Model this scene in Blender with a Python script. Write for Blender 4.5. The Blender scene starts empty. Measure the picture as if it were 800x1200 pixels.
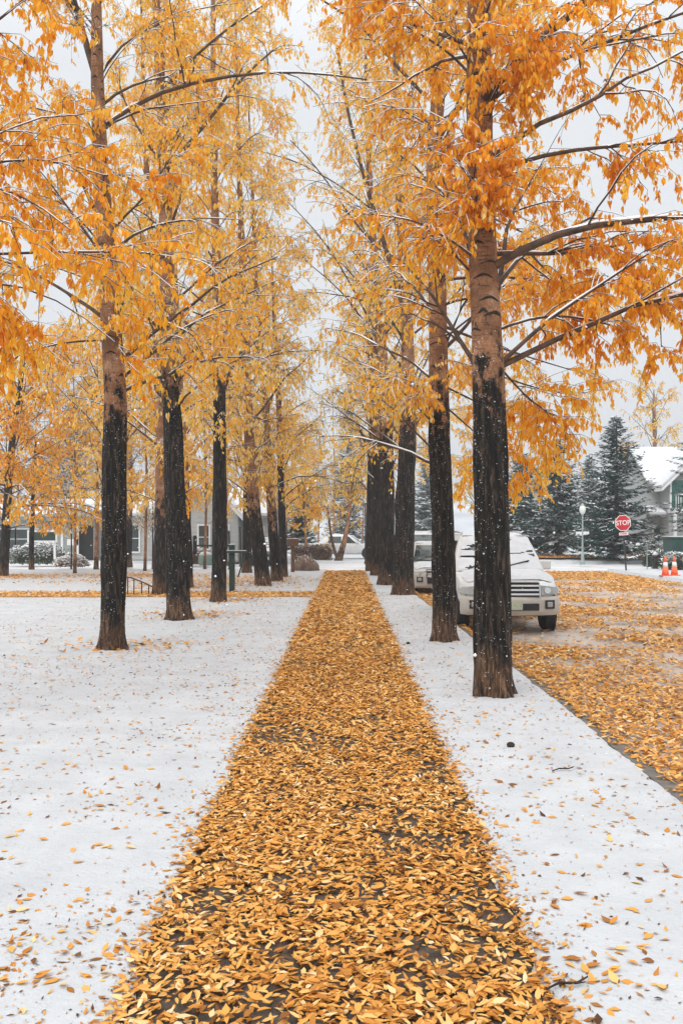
import bpy, bmesh, math, random
import numpy as np
from mathutils import Vector, Matrix

random.seed(7)
rng = np.random.default_rng(7)
R = math.radians
sc = bpy.context.scene
col = sc.collection

# ------------------------------------------------------------------ camera
F = 1050.0            # focal length in photo pixels (photo 800 x 1200)
CH = 1.7              # eye height above the path
VX, VY = 405.0, 623.0 # vanishing point of the path in the photo
cam = bpy.data.cameras.new('camera')
camo = bpy.data.objects.new('camera', cam)
col.objects.link(camo)
sc.camera = camo
cam.sensor_fit = 'VERTICAL'
cam.sensor_height = 36.0
cam.lens = 36.0 * F / 1200.0
cam.shift_x = -(VX - 400) / 1200.0
cam.shift_y = (VY - 600) / 1200.0
cam.clip_start = 0.05
cam.clip_end = 2000
camo.location = (0, 0, CH)
camo.rotation_euler = (R(90), 0, 0)

# ------------------------------------------------------------------ world: overcast sky
SUN_EL, SUN_AZ = R(52), R(205)
w = bpy.data.worlds.new('World')
sc.world = w
w.use_nodes = True
nt = w.node_tree
nt.nodes.clear()
out = nt.nodes.new('ShaderNodeOutputWorld')
bg = nt.nodes.new('ShaderNodeBackground')
bg2 = nt.nodes.new('ShaderNodeBackground')
add = nt.nodes.new('ShaderNodeAddShader')
sky = nt.nodes.new('ShaderNodeTexSky')
sky.sky_type = 'NISHITA'
sky.sun_disc = False
sky.sun_elevation = SUN_EL
sky.sun_rotation = SUN_AZ
sky.dust_density = 6.0
hs = nt.nodes.new('ShaderNodeHueSaturation')
hs.inputs['Saturation'].default_value = 0.12
nt.links.new(sky.outputs[0], hs.inputs['Color'])
nt.links.new(hs.outputs[0], bg.inputs[0])
bg.inputs[1].default_value = 0.02
# the cloud deck: an even grey, brighter towards the zenith as every overcast sky is
tc = nt.nodes.new('ShaderNodeTexCoord')
sx = nt.nodes.new('ShaderNodeSeparateXYZ')
rp = nt.nodes.new('ShaderNodeValToRGB')
nt.links.new(tc.outputs['Generated'], sx.inputs[0])
nt.links.new(sx.outputs['Z'], rp.inputs[0])
rp.color_ramp.elements[0].position = 0.0
rp.color_ramp.elements[0].color = (0.50, 0.525, 0.555, 1)
rp.color_ramp.elements[1].position = 1.0
rp.color_ramp.elements[1].color = (1.5, 1.5, 1.5, 1)
e = rp.color_ramp.elements.new(0.45)
e.color = (0.54, 0.56, 0.585, 1)
nt.links.new(rp.outputs[0], bg2.inputs[0])
bg2.inputs[1].default_value = 1.0
nt.links.new(bg.outputs[0], add.inputs[0])
nt.links.new(bg2.outputs[0], add.inputs[1])
nt.links.new(add.outputs[0], out.inputs[0])

sl = bpy.data.lights.new('sun', 'SUN')
sl.energy = 1.2
sl.angle = R(40)
sl.color = (1.0, 0.97, 0.93)
so = bpy.data.objects.new('sun', sl)
col.objects.link(so)
so.location = (0, 0, 30)
sd = Vector((math.sin(SUN_AZ) * math.cos(SUN_EL), math.cos(SUN_AZ) * math.cos(SUN_EL), math.sin(SUN_EL)))
so.rotation_euler = (-sd).to_track_quat('-Z', 'Y').to_euler()

sc.view_settings.view_transform = 'Standard'
sc.view_settings.look = 'None'
sc.view_settings.gamma = 1
sc.view_settings.exposure = 0.5
sc.view_settings.use_curve_mapping = False
sc.cycles.max_bounces = 10
sc.cycles.diffuse_bounces = 5
sc.cycles.glossy_bounces = 2
sc.cycles.transmission_bounces = 8
sc.cycles.volume_bounces = 0

def gx(x, Y):
    return (x - VX) * Y / F
def gz(y, Y):
    return CH + (VY - y) * Y / F

# ------------------------------------------------------------------ numpy noise
def vn(p, seed=0):
    p = np.asarray(p, float)
    i = np.floor(p).astype(np.int64)
    f = p - i
    u = f * f * (3 - 2 * f)
    def h(a, b, c):
        n = (a * 374761393 + b * 668265263 + c * 1274126177 + seed * 974634777) & 0xffffffff
        n = ((n ^ (n >> 13)) * 1103515245) & 0xffffffff
        n = (n ^ (n >> 16)) & 0xffff
        return n / 65535.0
    r = 0
    for dx in (0, 1):
        wx = u[:, 0] if dx else 1 - u[:, 0]
        for dy in (0, 1):
            wy = u[:, 1] if dy else 1 - u[:, 1]
            for dz in (0, 1):
                wz = u[:, 2] if dz else 1 - u[:, 2]
                r = r + wx * wy * wz * h(i[:, 0] + dx, i[:, 1] + dy, i[:, 2] + dz)
    return r
def fbm(p, o=3, seed=0):
    p = np.asarray(p, float)
    s = 0; a = 0.5; t = 0
    for k in range(o):
        s = s + a * vn(p * 2 ** k, seed + k); t += a; a *= 0.5
    return s / t

# ------------------------------------------------------------------ mesh helpers
def np_mesh(name, V, F_, attrs=None, mats=None, smooth=False, mi=None):
    V = np.ascontiguousarray(V, np.float32)
    F_ = np.ascontiguousarray(F_, np.int32)
    me = bpy.data.meshes.new(name)
    k = F_.shape[1]
    me.vertices.add(len(V)); me.vertices.foreach_set('co', V.ravel())
    me.loops.add(F_.size); me.loops.foreach_set('vertex_index', F_.ravel())
    me.polygons.add(len(F_))
    me.polygons.foreach_set('loop_start', np.arange(0, F_.size, k, dtype=np.int32))
    me.polygons.foreach_set('loop_total', np.full(len(F_), k, np.int32))
    if mi is not None:
        me.polygons.foreach_set('material_index', np.ascontiguousarray(mi, np.int32))
    if smooth:
        me.polygons.foreach_set('use_smooth', np.ones(len(F_), bool))
    me.update(calc_edges=True)
    for an, av in (attrs or {}).items():
        a = me.attributes.new(an, 'FLOAT', 'POINT')
        a.data.foreach_set('value', np.ascontiguousarray(av, np.float32))
    for m in (mats or []):
        me.materials.append(m)
    return me

def ob(name, me, parent=None, loc=None, rot=None, label=None, cat=None, group=None, kind=None):
    o = bpy.data.objects.new(name, me)
    col.objects.link(o)
    if parent: o.parent = parent
    if loc is not None: o.location = loc
    if rot is not None: o.rotation_euler = rot
    if label: o['label'] = label
    if cat: o['category'] = cat
    if group: o['group'] = group
    if kind: o['kind'] = kind
    return o

class MB:
    """collects boxes, prisms, tubes and lathes for one mesh"""
    def __init__(s): s.v = []; s.f = []
    def add(s, V, Fs):
        n = len(s.v); s.v += [tuple(p) for p in V]; s.f += [tuple(i + n for i in f) for f in Fs]; return s
    def box(s, x0, x1, y0, y1, z0, z1):
        return s.add([(x0,y0,z0),(x1,y0,z0),(x1,y1,z0),(x0,y1,z0),(x0,y0,z1),(x1,y0,z1),(x1,y1,z1),(x0,y1,z1)],
                     [(3,2,1,0),(4,5,6,7),(0,1,5,4),(1,2,6,5),(2,3,7,6),(3,0,4,7)])
    def prism(s, pts, ax, a, b):
        n = len(pts); V = []
        for t in (a, b):
            for p, q in pts:
                V.append({'x': (t,p,q), 'y': (p,t,q), 'z': (p,q,t)}[ax])
        Fs = [tuple(range(n))[::-1], tuple(range(n, 2*n))] + [(i, (i+1) % n, n+(i+1) % n, n+i) for i in range(n)]
        return s.add(V, Fs)
    def tube(s, pts, rad, n=8, cap=True):
        pts = [Vector(p) for p in pts]
        if not hasattr(rad, '__len__'): rad = [rad] * len(pts)
        V = []
        for i, p in enumerate(pts):
            t = (pts[min(i+1, len(pts)-1)] - pts[max(i-1, 0)]).normalized()
            a = t.cross(Vector((0.31, 0.95, 0.05)) if abs(t.y) < 0.9 else Vector((1, 0, 0.1))).normalized()
            b = t.cross(a)
            for k in range(n):
                an = 2 * math.pi * k / n
                V.append(p + (a * math.cos(an) + b * math.sin(an)) * rad[i])
        Fs = [(i*n+k, i*n+(k+1) % n, (i+1)*n+(k+1) % n, (i+1)*n+k) for i in range(len(pts)-1) for k in range(n)]
        if cap:
            Fs += [tuple(range(n))[::-1], tuple(range((len(pts)-1)*n, len(pts)*n))]
        return s.add(V, Fs)
    def lathe(s, prof, n=16, ax='z', c=(0,0,0)):
        V = []
        for r, h in prof:
            for k in range(n):
                an = 2*math.pi*k/n; a, b = r*math.cos(an), r*math.sin(an)
                p = {'z': (a,b,h), 'x': (h,a,b), 'y': (a,h,b)}[ax]
                V.append((p[0]+c[0], p[1]+c[1], p[2]+c[2]))
        Fs = [(i*n+k, i*n+(k+1) % n, (i+1)*n+(k+1) % n, (i+1)*n+k) for i in range(len(prof)-1) for k in range(n)]
        Fs += [tuple(range(n))[::-1], tuple(range((len(prof)-1)*n, len(prof)*n))]
        return s.add(V, Fs)
    def mesh(s, name, m, smooth=False):
        me = bpy.data.meshes.new(name)
        me.from_pydata(s.v, [], s.f); me.update()
        b = bmesh.new(); b.from_mesh(me); bmesh.ops.recalc_face_normals(b, faces=b.faces); b.to_mesh(me); b.free()
        if m: me.materials.append(m)
        if smooth:
            me.polygons.foreach_set('use_smooth', [True]*len(me.polygons))
        return me
    def build(s, name, m, parent=None, loc=None, rot=None, bevel=0, seg=2, smooth=False, **kw):
        o = ob(name, s.mesh(name, m, smooth), parent, loc, rot, **kw)
        if bevel:
            bm_ = o.modifiers.new('bevel', 'BEVEL'); bm_.width = bevel; bm_.segments = seg; bm_.limit_method = 'ANGLE'
        return o

def empty(name, loc, label, cat, group=None, rot=None):
    return ob(name, None, None, loc, rot, label, cat, group)

# ------------------------------------------------------------------ materials
def new_mat(name):
    m = bpy.data.materials.new(name); m.use_nodes = True
    return m, m.node_tree, m.node_tree.nodes['Principled BSDF']
def ramp(nt, fac, stops):
    r = nt.nodes.new('ShaderNodeValToRGB')
    els = r.color_ramp.elements
    while len(els) < len(stops): els.new(0.5)
    for e_, (p, c) in zip(els, stops):
        e_.position = p; e_.color = (*c, 1) if len(c) == 3 else c
    nt.links.new(fac, r.inputs[0])
    return r.outputs[0]
def coord(nt, scale=(1, 1, 1), kind='Object'):
    t = nt.nodes.new('ShaderNodeTexCoord'); mp = nt.nodes.new('ShaderNodeMapping')
    mp.inputs['Scale'].default_value = scale
    nt.links.new(t.outputs[kind], mp.inputs[0]); return mp.outputs[0]
def nz(nt, vec, scale, detail=4, rough=0.55):
    n = nt.nodes.new('ShaderNodeTexNoise')
    n.inputs['Scale'].default_value = scale; n.inputs['Detail'].default_value = detail; n.inputs['Roughness'].default_value = rough
    nt.links.new(vec, n.inputs['Vector']); return n.outputs['Fac']
def mix(nt, fac, a, b):
    m = nt.nodes.new('ShaderNodeMix'); m.data_type = 'RGBA'
    for s_, v in ((m.inputs[0], fac), (m.inputs[6], a), (m.inputs[7], b)):
        if hasattr(v, 'is_linked') or hasattr(v, 'links'): nt.links.new(v, s_)
        elif isinstance(v, (int, float)): s_.default_value = v
        else: s_.default_value = (*v, 1)
    return m.outputs[2]
def math_(nt, op, a, b=None, clamp=False):
    m = nt.nodes.new('ShaderNodeMath'); m.operation = op; m.use_clamp = clamp
    for s_, v in ((m.inputs[0], a), (m.inputs[1], b)):
        if v is None: continue
        if isinstance(v, (int, float)): s_.default_value = v
        else: nt.links.new(v, s_)
    return m.outputs[0]
def attr(nt, name):
    a = nt.nodes.new('ShaderNodeAttribute'); a.attribute_name = name; return a.outputs['Fac']
def bump(nt, b, h, strength=0.5, dist=0.02):
    n = nt.nodes.new('ShaderNodeBump'); n.inputs['Strength'].default_value = strength; n.inputs['Distance'].default_value = dist
    nt.links.new(h, n.inputs['Height']); nt.links.new(n.outputs[0], b.inputs['Normal'])
def plain(name, c, rough=0.6, var=0.25, scale=6, metal=0, bmp=0.0, spec=0.4):
    m, nt, b = new_mat(name)
    v = coord(nt); n = nz(nt, v, scale)
    lo = tuple(x * (1 - var) for x in c); hi = tuple(min(1, x * (1 + var)) for x in c)
    nt.links.new(ramp(nt, n, [(0.3, lo), (0.7, hi)]), b.inputs['Base Color'])
    b.inputs['Roughness'].default_value = rough; b.inputs['Metallic'].default_value = metal
    b.inputs['Specular IOR Level'].default_value = spec
    if bmp: bump(nt, b, nz(nt, v, scale * 6), bmp, 0.01)
    return m

def leaf_mat(name, stops, trans=0.4):
    m, nt, b = new_mat(name)
    c = ramp(nt, attr(nt, 'tone'), stops)
    nt.links.new(c, b.inputs['Base Color'])
    b.inputs['Roughness'].default_value = 0.6; b.inputs['Specular IOR Level'].default_value = 0.25
    tr = nt.nodes.new('ShaderNodeBsdfTranslucent'); nt.links.new(c, tr.inputs[0])
    mx = nt.nodes.new('ShaderNodeMixShader'); mx.inputs[0].default_value = trans
    nt.links.new(b.outputs[0], mx.inputs[1]); nt.links.new(tr.outputs[0], mx.inputs[2])
    nt.links.new(mx.outputs[0], nt.nodes['Material Output'].inputs[0])
    return m
M_leaf = leaf_mat('amber_leaf', [(0, (0.66, 0.20, 0.010)), (0.3, (0.90, 0.38, 0.018)), (0.6, (0.94, 0.54, 0.040)), (0.82, (0.95, 0.66, 0.12)), (0.95, (0.95, 0.78, 0.36)), (1.0, (0.92, 0.86, 0.72))], 0.5)
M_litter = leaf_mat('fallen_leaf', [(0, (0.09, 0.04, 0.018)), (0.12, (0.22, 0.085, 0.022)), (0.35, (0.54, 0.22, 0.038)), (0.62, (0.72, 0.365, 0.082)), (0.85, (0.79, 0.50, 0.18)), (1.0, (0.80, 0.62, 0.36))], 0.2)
M_needle = leaf_mat('spruce_needles', [(0, (0.004, 0.034, 0.028)), (0.6, (0.010, 0.075, 0.060)), (1, (0.04, 0.15, 0.12))], 0.1)
M_shrub = leaf_mat('shrub_leaf', [(0, (0.03, 0.06, 0.035)), (1, (0.11, 0.15, 0.08))], 0.2)
M_brownleaf = leaf_mat('hedge_brown_leaf', [(0, (0.18, 0.10, 0.06)), (1, (0.45, 0.28, 0.18))], 0.2)

def snow_mat():
    m, nt, b = new_mat('snow')
    v = coord(nt)
    n = nz(nt, v, 2.2, 6); n2 = nz(nt, v, 38, 5, 0.7)
    c = ramp(nt, n, [(0.3, (0.445, 0.465, 0.488)), (0.7, (0.53, 0.55, 0.572))])
    c = mix(nt, ramp(nt, n2, [(0.60, (0, 0, 0)), (0.72, (0.6, 0.6, 0.6))]), c, (0.33, 0.32, 0.29))
    nt.links.new(c, b.inputs['Base Color'])
    b.inputs['Roughness'].default_value = 0.85; b.inputs['Specular IOR Level'].default_value = 0.2
    bump(nt, b, math_(nt, 'ADD', n2, math_(nt, 'MULTIPLY', nz(nt, v, 9, 4), 1.5)), 0.5, 0.03)
    return m
M_snow = snow_mat()
M_snowcap = plain('snow_cap', (0.86, 0.87, 0.88), 0.8, 0.04, 5, spec=0.2)

M_snowroof = plain('snow_blanket', (0.60, 0.62, 0.645), 0.8, 0.07, 6, bmp=0.3, spec=0.2)

def bark_mat():
    m, nt, b = new_mat('bark')
    v = coord(nt)
    rel = attr(nt, 'rel'); zz = attr(nt, 'hz')
    nb = nz(nt, v, 3.0, 5); nbig = nz(nt, coord(nt, (1, 1, .35)), 7.0, 5)
    vs = nz(nt, coord(nt, (1, 1, 0.16)), 26.0, 6, 0.7)
    vs2 = nz(nt, coord(nt, (1, 1, 0.3)), 60.0, 4, 0.6)
    dark = ramp(nt, vs, [(0.42, (0.002, 0.002, 0.002)), (0.51, (0.010, 0.008, 0.006)), (0.58, (0.050, 0.035, 0.025)), (0.68, (0.14, 0.095, 0.065))])
    moss = ramp(nt, nb, [(0.5, (0, 0, 0)), (0.75, (0.5, 0.5, 0.5))])
    dark = mix(nt, moss, dark, (0.020, 0.021, 0.014))
    basec = ramp(nt, vs, [(0.38, (0.012, 0.007, 0.005)), (0.5, (0.10, 0.052, 0.028)), (0.64, (0.28, 0.165, 0.095))])
    up = ramp(nt, nb, [(0.36, (0.24, 0.108, 0.05)), (0.5, (0.44, 0.215, 0.108)), (0.64, (0.58, 0.35, 0.22))])
    up = mix(nt, ramp(nt, nz(nt, coord(nt, (1, 1, .45)), 48.0, 5, .7), [(0.46, (0, 0, 0)), (0.60, (.6, .6, .6))]), up, (0.16, 0.08, 0.045))
    lent = nz(nt, coord(nt, (6, 6, 52)), 1.0, 4, 0.6)
    lent = math_(nt, 'MULTIPLY', ramp(nt, lent, [(0.56, (0, 0, 0)), (0.66, (1, 1, 1))]), 0.75)
    up = mix(nt, lent, up, (0.055, 0.028, 0.016))
    streak = ramp(nt, nbig, [(0.50, (0, 0, 0)), (0.66, (0.6, 0.6, 0.6))])
    up = mix(nt, streak, up, (0.15, 0.085, 0.052))
    # ragged border of the furrowed lower bark
    jag = math_(nt, 'ADD', math_(nt, 'MULTIPLY', rel, .55), math_(nt, 'MULTIPLY', math_(nt, 'SUBTRACT', nz(nt, coord(nt, (1, 1, .6)), 9.0, 7, .7), 0.5), 2.6))
    um = ramp(nt, math_(nt, 'ADD', jag, .12), [(0.0, (0, 0, 0)), (0.22, (1, 1, 1))])
    c = mix(nt, um, dark, up)
    fl_ = nz(nt, coord(nt, (1, 1, .7)), 34.0, 4, .6)
    c = mix(nt, ramp(nt, fl_, [(0.63, (0, 0, 0)), (0.70, (.55, .55, .55))]), c, (0.16, 0.115, 0.085))
    bj = math_(nt, 'ADD', zz, math_(nt, 'MULTIPLY', math_(nt, 'SUBTRACT', nbig, 0.5), 0.8))
    bm_ = ramp(nt, bj, [(0.30, (1, 1, 1)), (0.52, (0, 0, 0))])
    c = mix(nt, bm_, c, basec)
    nt.links.new(c, b.inputs['Base Color'])
    b.inputs['Roughness'].default_value = 0.75; b.inputs['Specular IOR Level'].default_value = 0.3
    bump(nt, b, math_(nt, 'ADD', vs, math_(nt, 'MULTIPLY', vs2, 0.5)), 1.0, 0.06)
    return m
M_bark = bark_mat()
def limb_mat():
    m, nt, b = new_mat('limb_bark')
    v = coord(nt); n = nz(nt, v, 9, 4)
    th = attr(nt, 'thick')
    thin = ramp(nt, n, [(0.3, (0.025, 0.015, 0.010)), (0.7, (0.085, 0.046, 0.027))])
    thick = ramp(nt, n, [(0.3, (0.022, 0.014, 0.010)), (0.7, (0.15, 0.075, 0.038))])
    nt.links.new(mix(nt, th, thin, thick), b.inputs['Base Color'])
    b.inputs['Roughness'].default_value = 0.7
    bump(nt, b, nz(nt, v, 60, 3), 0.4, 0.01)
    return m
M_limb = limb_mat()
M_scar = plain('bark_scar', (0.028, 0.018, 0.012), 0.9, 0.4, 30)

def road_mat():
    m, nt, b = new_mat('wet_asphalt')
    v = coord(nt)
    n = nz(nt, v, 0.55, 6, 0.65); fine = nz(nt, v, 60, 3); leafy = nz(nt, v, 14, 6, 0.75)
    asp = ramp(nt, fine, [(0.3, (0.045, 0.044, 0.045)), (0.7, (0.10, 0.095, 0.092))])
    sl_ = math_(nt, 'ADD', n, math_(nt, 'MULTIPLY', math_(nt, 'SUBTRACT', leafy, 0.5), 0.55))
    c = mix(nt, ramp(nt, sl_, [(0.36, (0, 0, 0)), (0.56, (0.85, 0.85, 0.85))]), asp, (0.52, 0.53, 0.55))
    lit = ramp(nt, leafy, [(0.46, (0.0, 0.0, 0.0)), (0.56, (0.75, 0.75, 0.75))])
    lc = ramp(nt, nz(nt, v, 33, 4, 0.7), [(0.3, (0.30, 0.15, 0.06)), (0.55, (0.58, 0.34, 0.15)), (0.75, (0.70, 0.50, 0.32))])
    c = mix(nt, lit, c, lc)
    nt.links.new(c, b.inputs['Base Color'])
    nt.links.new(ramp(nt, fine, [(0.3, (0.35,)*3), (0.7, (0.7,)*3)]), b.inputs['Roughness'])
    bump(nt, b, leafy, 0.5, 0.03)
    return m
M_road = road_mat()
def slush_mat():
    m, nt, b = new_mat('slushy_street')
    v = coord(nt, (0.35, 1, 1)); n = nz(nt, v, 1.3, 6, 0.65)
    nt.links.new(ramp(nt, n, [(0.3, (0.30, 0.31, 0.32)), (0.5, (0.60, 0.61, 0.63)), (0.7, (0.80, 0.81, 0.82))]), b.inputs['Base Color'])
    b.inputs['Roughness'].default_value = 0.6
    bump(nt, b, n, 0.4, 0.03)
    return m
M_slush = slush_mat()
M_path = plain('wet_concrete', (0.062, 0.052, 0.044), 0.4, 0.6, 14, bmp=0.6)
M_kerb = plain('kerb_concrete', (0.13, 0.115, 0.10), 0.6, 0.45, 9, bmp=0.5)
M_soil = plain('leafy_soil', (0.34, 0.19, 0.10), 0.9, 0.5, 7, bmp=0.6)
M_rock = plain('boulder_rock', (0.16, 0.105, 0.075), 0.85, 0.5, 4, bmp=0.8)
M_blackmetal = plain('black_metal', (0.02, 0.02, 0.022), 0.45, 0.3, 20)
M_greenpost = plain('green_painted_post', (0.018, 0.042, 0.034), 0.6, 0.4, 14, bmp=0.2)
M_woodsign = plain('brown_sign_wood', (0.13, 0.065, 0.035), 0.8, 0.35, 15)
M_palepole = plain('pale_painted_metal', (0.27, 0.33, 0.32), 0.5, 0.12, 8)
M_glassglobe = plain('lamp_glass', (0.72, 0.75, 0.72), 0.2, 0.05, 8)
M_red = plain('sign_red', (0.52, 0.018, 0.028), 0.45, 0.1, 12)
M_white = plain('white_paint', (0.78, 0.78, 0.77), 0.5, 0.04, 10)
M_cone = plain('cone_orange', (0.85, 0.15, 0.05), 0.5, 0.12, 12)
M_siding = plain('grey_siding', (0.42, 0.44, 0.44), 0.75, 0.08, 3)
M_siding2 = plain('sage_siding', (0.40, 0.44, 0.43), 0.75, 0.1, 3)
M_trim = plain('white_trim', (0.72, 0.73, 0.73), 0.6, 0.05, 5)
M_shingle = plain('shingles_grey', (0.22, 0.22, 0.22), 0.9, 0.3, 12)
M_greendoor = plain('green_door', (0.02, 0.10, 0.085), 0.45, 0.2, 6)
def glass_mat(name, c, r=0.08):
    m, nt, b = new_mat(name)
    v = coord(nt); nt.links.new(ramp(nt, nz(nt, v, 2, 3), [(0.3, tuple(x*.7 for x in c)), (0.7, tuple(x*1.3 for x in c))]), b.inputs['Base Color'])
    b.inputs['Roughness'].default_value = r; b.inputs['Specular IOR Level'].default_value = 0.7
    return m
M_glass = glass_mat('window_glass', (0.035, 0.05, 0.05))
M_lens = glass_mat('lamp_lens', (0.36, 0.38, 0.38), 0.12)
M_carwhite = plain('car_paint_white', (0.66, 0.67, 0.67), 0.3, 0.06, 3, spec=0.6)
M_carbeige = plain('car_cladding_beige', (0.50, 0.46, 0.41), 0.45, 0.1, 3)
M_carsilver = plain('car_paint_silver', (0.55, 0.54, 0.53), 0.35, 0.08, 3)
M_cargreen = plain('car_paint_teal', (0.05, 0.085, 0.085), 0.35, 0.1, 3)
M_rubber = plain('tyre_rubber', (0.018, 0.018, 0.018), 0.85, 0.4, 30)
M_rim = plain('wheel_rim', (0.30, 0.30, 0.31), 0.35, 0.1, 8, metal=0.6)
M_chrome = plain('chrome', (0.62, 0.63, 0.64), 0.2, 0.05, 8, metal=0.7)
M_darkplastic = plain('dark_plastic', (0.014, 0.014, 0.015), 0.6, 0.2, 12)
M_plate = plain('licence_plate', (0.42, 0.46, 0.36), 0.5, 0.15, 30)
M_binGreen = plain('bin_green', (0.015, 0.06, 0.05), 0.55, 0.25, 4)
M_hill = plain('frosted_hillside', (0.42, 0.45, 0.48), 0.9, 0.25, 0.08)

# ------------------------------------------------------------------ leaves (vectorised)
def unit(a):
    return a / np.maximum(np.linalg.norm(a, axis=-1, keepdims=True), 1e-9)
def leaf_geo(P, D, N, L, W, fold=0.25, curl=0.15, simple=False):
    """P base, D direction, N normal, all (n,3): folded pointed leaf"""
    n = len(P)
    D = unit(D); S = unit(np.cross(D, N)); N = unit(np.cross(S, D))
    L = np.broadcast_to(L, (n,))[:, None]; W = np.broadcast_to(W, (n,))[:, None]
    fo = np.broadcast_to(fold, (n,))[:, None]; cu = np.broadcast_to(curl, (n,))[:, None]
    if simple:
        V = np.stack([P, P + D*L*.42 + S*W*.5 + N*W*fo, P + D*L + N*L*cu, P + D*L*.42 - S*W*.5 + N*W*fo], 1)
        base = np.arange(n)[:, None]*4
        Fc = np.concatenate([base + np.array([[0, 1, 2]]), base + np.array([[0, 2, 3]])], 0)
        return V.reshape(-1, 3), Fc, 4
    V = np.stack([P,
                  P + D*L*.22 + S*W*.42 + N*W*fo, P + D*L*.58 + S*W*.40 + N*(W*fo + L*cu*.35),
                  P + D*L + N*L*cu,
                  P + D*L*.58 - S*W*.40 + N*(W*fo + L*cu*.35), P + D*L*.22 - S*W*.42 + N*W*fo], 1)
    base = np.arange(n)[:, None]*6
    Fc = np.concatenate([base + np.array([[0, 1, 2, 3]]), base + np.array([[0, 3, 4, 5]])], 0)
    return V.reshape(-1, 3), Fc, 6
def leaf_mesh(name, P, D, N, L, W, tone, mat, **kw):
    V, Fc, k = leaf_geo(P, D, N, L, W, **kw)
    return np_mesh(name, V, Fc, {'tone': np.repeat(np.clip(tone, 0, 1), k)}, [mat])

# ------------------------------------------------------------------ branches (vectorised)
def grow(S, az, el, L, k, droop, wig, r):
    """polylines (n,k,3) from starts S with azimuth az, elevation el, length L"""
    n = len(S)
    P = np.zeros((n, k, 3)); P[:, 0] = S
    caz = np.cumsum(r.normal(0, wig, (n, k)), 1); cel = np.cumsum(r.normal(0, wig*.8, (n, k)), 1)
    t = np.linspace(0, 1, k)
    for i in range(1, k):
        a = az + caz[:, i]; e_ = el + cel[:, i] - droop * t[i]**1.4
        d = np.stack([np.cos(a)*np.cos(e_), np.sin(a)*np.cos(e_), np.sin(e_)], 1)
        P[:, i] = P[:, i-1] + d * (L/(k-1))[:, None]
    return P
def sample(P, t):
    n, k, _ = P.shape
    x = np.clip(t, 0, 0.9999)*(k-1); i = x.astype(int); f = (x-i)[:, None]
    a = P[np.arange(n), i]; b = P[np.arange(n), i+1]
    return a*(1-f)+b*f, unit(b-a)
def lens(P):
    return np.linalg.norm(np.diff(P, axis=1), axis=2).sum(1)
def tubes(P, Rr, n):
    """P (m,k,3), Rr (m,k) -> verts, quads"""
    m, k, _ = P.shape
    T = unit(np.gradient(P, axis=1))
    ref = np.where(np.abs(T[..., 2:3]) > 0.9, np.array([1., 0, 0]), np.array([0, 0, 1.]))
    A = unit(np.cross(T, ref)); B = np.cross(T, A)
    an = np.arange(n)*2*np.pi/n
    V = P[:, :, None] + (A[:, :, None]*np.cos(an)[:, None] + B[:, :, None]*np.sin(an)[:, None])*Rr[:, :, None, None]
    idx = np.arange(m*k*n).reshape(m, k, n); nx = np.roll(idx, -1, axis=2)
    Fq = np.stack([idx[:, :-1], nx[:, :-1], nx[:, 1:], idx[:, 1:]], -1).reshape(-1, 4)
    return V.reshape(-1, 3), Fq
def join(parts):
    Vs, Fs, n = [], [], 0
    for V, Fq in parts:
        Vs.append(V); Fs.append(Fq+n); n += len(V)
    return np.concatenate(Vs), np.concatenate(Fs)
def snow_tubes(P, Rr, n, r, thick=1.0, prob=0.8):
    """snow lying along the upper side of the flatter stretches of a set of branches"""
    T = unit(np.gradient(P, axis=1))
    flat = np.clip((0.93-np.abs(T[..., 2]))/0.35, 0, 1)
    m, k, _ = P.shape
    keep = (r.random((m, k)) < prob)*r.uniform(.5, 1.0, (m, k))
    a = flat*keep
    Q = P.copy(); Q[..., 2] += Rr*0.75*a + 0.0035*thick*a - (a < .05)*Rr*0.5
    rr = np.maximum((Rr*0.72+0.0042*thick)*a, 0.0006)
    return tubes(Q, rr, n)

def resample(pts, k):
    pts = np.array(pts, float)
    d = np.concatenate([[0], np.cumsum(np.linalg.norm(np.diff(pts, axis=0), axis=1))])
    t = np.linspace(0, d[-1], k)
    # smooth through the points
    o = np.stack([np.interp(t, d, pts[:, j]) for j in range(3)], 1)
    for _ in range(2):
        o[1:-1] = o[1:-1]*.5 + (o[:-2]+o[2:])*.25
    return o

# one shared set of single leaf shapes for leaves one can pick apart
def single_leaf(seed, flat=False):
    r = np.random.default_rng(seed)
    L, W = 1.0, 0.46
    xs = [(0, 0), (.10, .10), (.25, .42), (.45, .5), (.65, .36), (.85, .14), (1, 0)]
    V = []; Fc = []
    cu = r.uniform(-.15, .35); fo = r.uniform(.08, .3)
    for x, hw in xs:
        z = cu*x*x; y = hw*W
        V += [(x, -y, z+fo*y), (x, 0, z), (x, y, z+fo*y)]
    for i in range(len(xs)-1):
        a = i*3
        Fc += [(a, a+3, a+4, a+1), (a+1, a+4, a+5, a+2)]
    V = np.array(V)
    return V, np.array(Fc)
def leaf_set(mat, n, tones, seed0):
    res = []
    for i in range(n):
        V, Fc = single_leaf(seed0+i)
        res.append(np_mesh('leaf', V, Fc, {'tone': np.full(len(V), tones[i % len(tones)])}, [mat]))
    return res
LEAFSET = leaf_set(M_leaf, 10, [.3, .42, .5, .6, .75, .35, .55, .2, .66, .9], 100)
LITTERSET = leaf_set(M_litter, 12, [.4, .55, .62, .7, .3, .85, .5, .22, .95, .45, .6, .14], 300)

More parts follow.
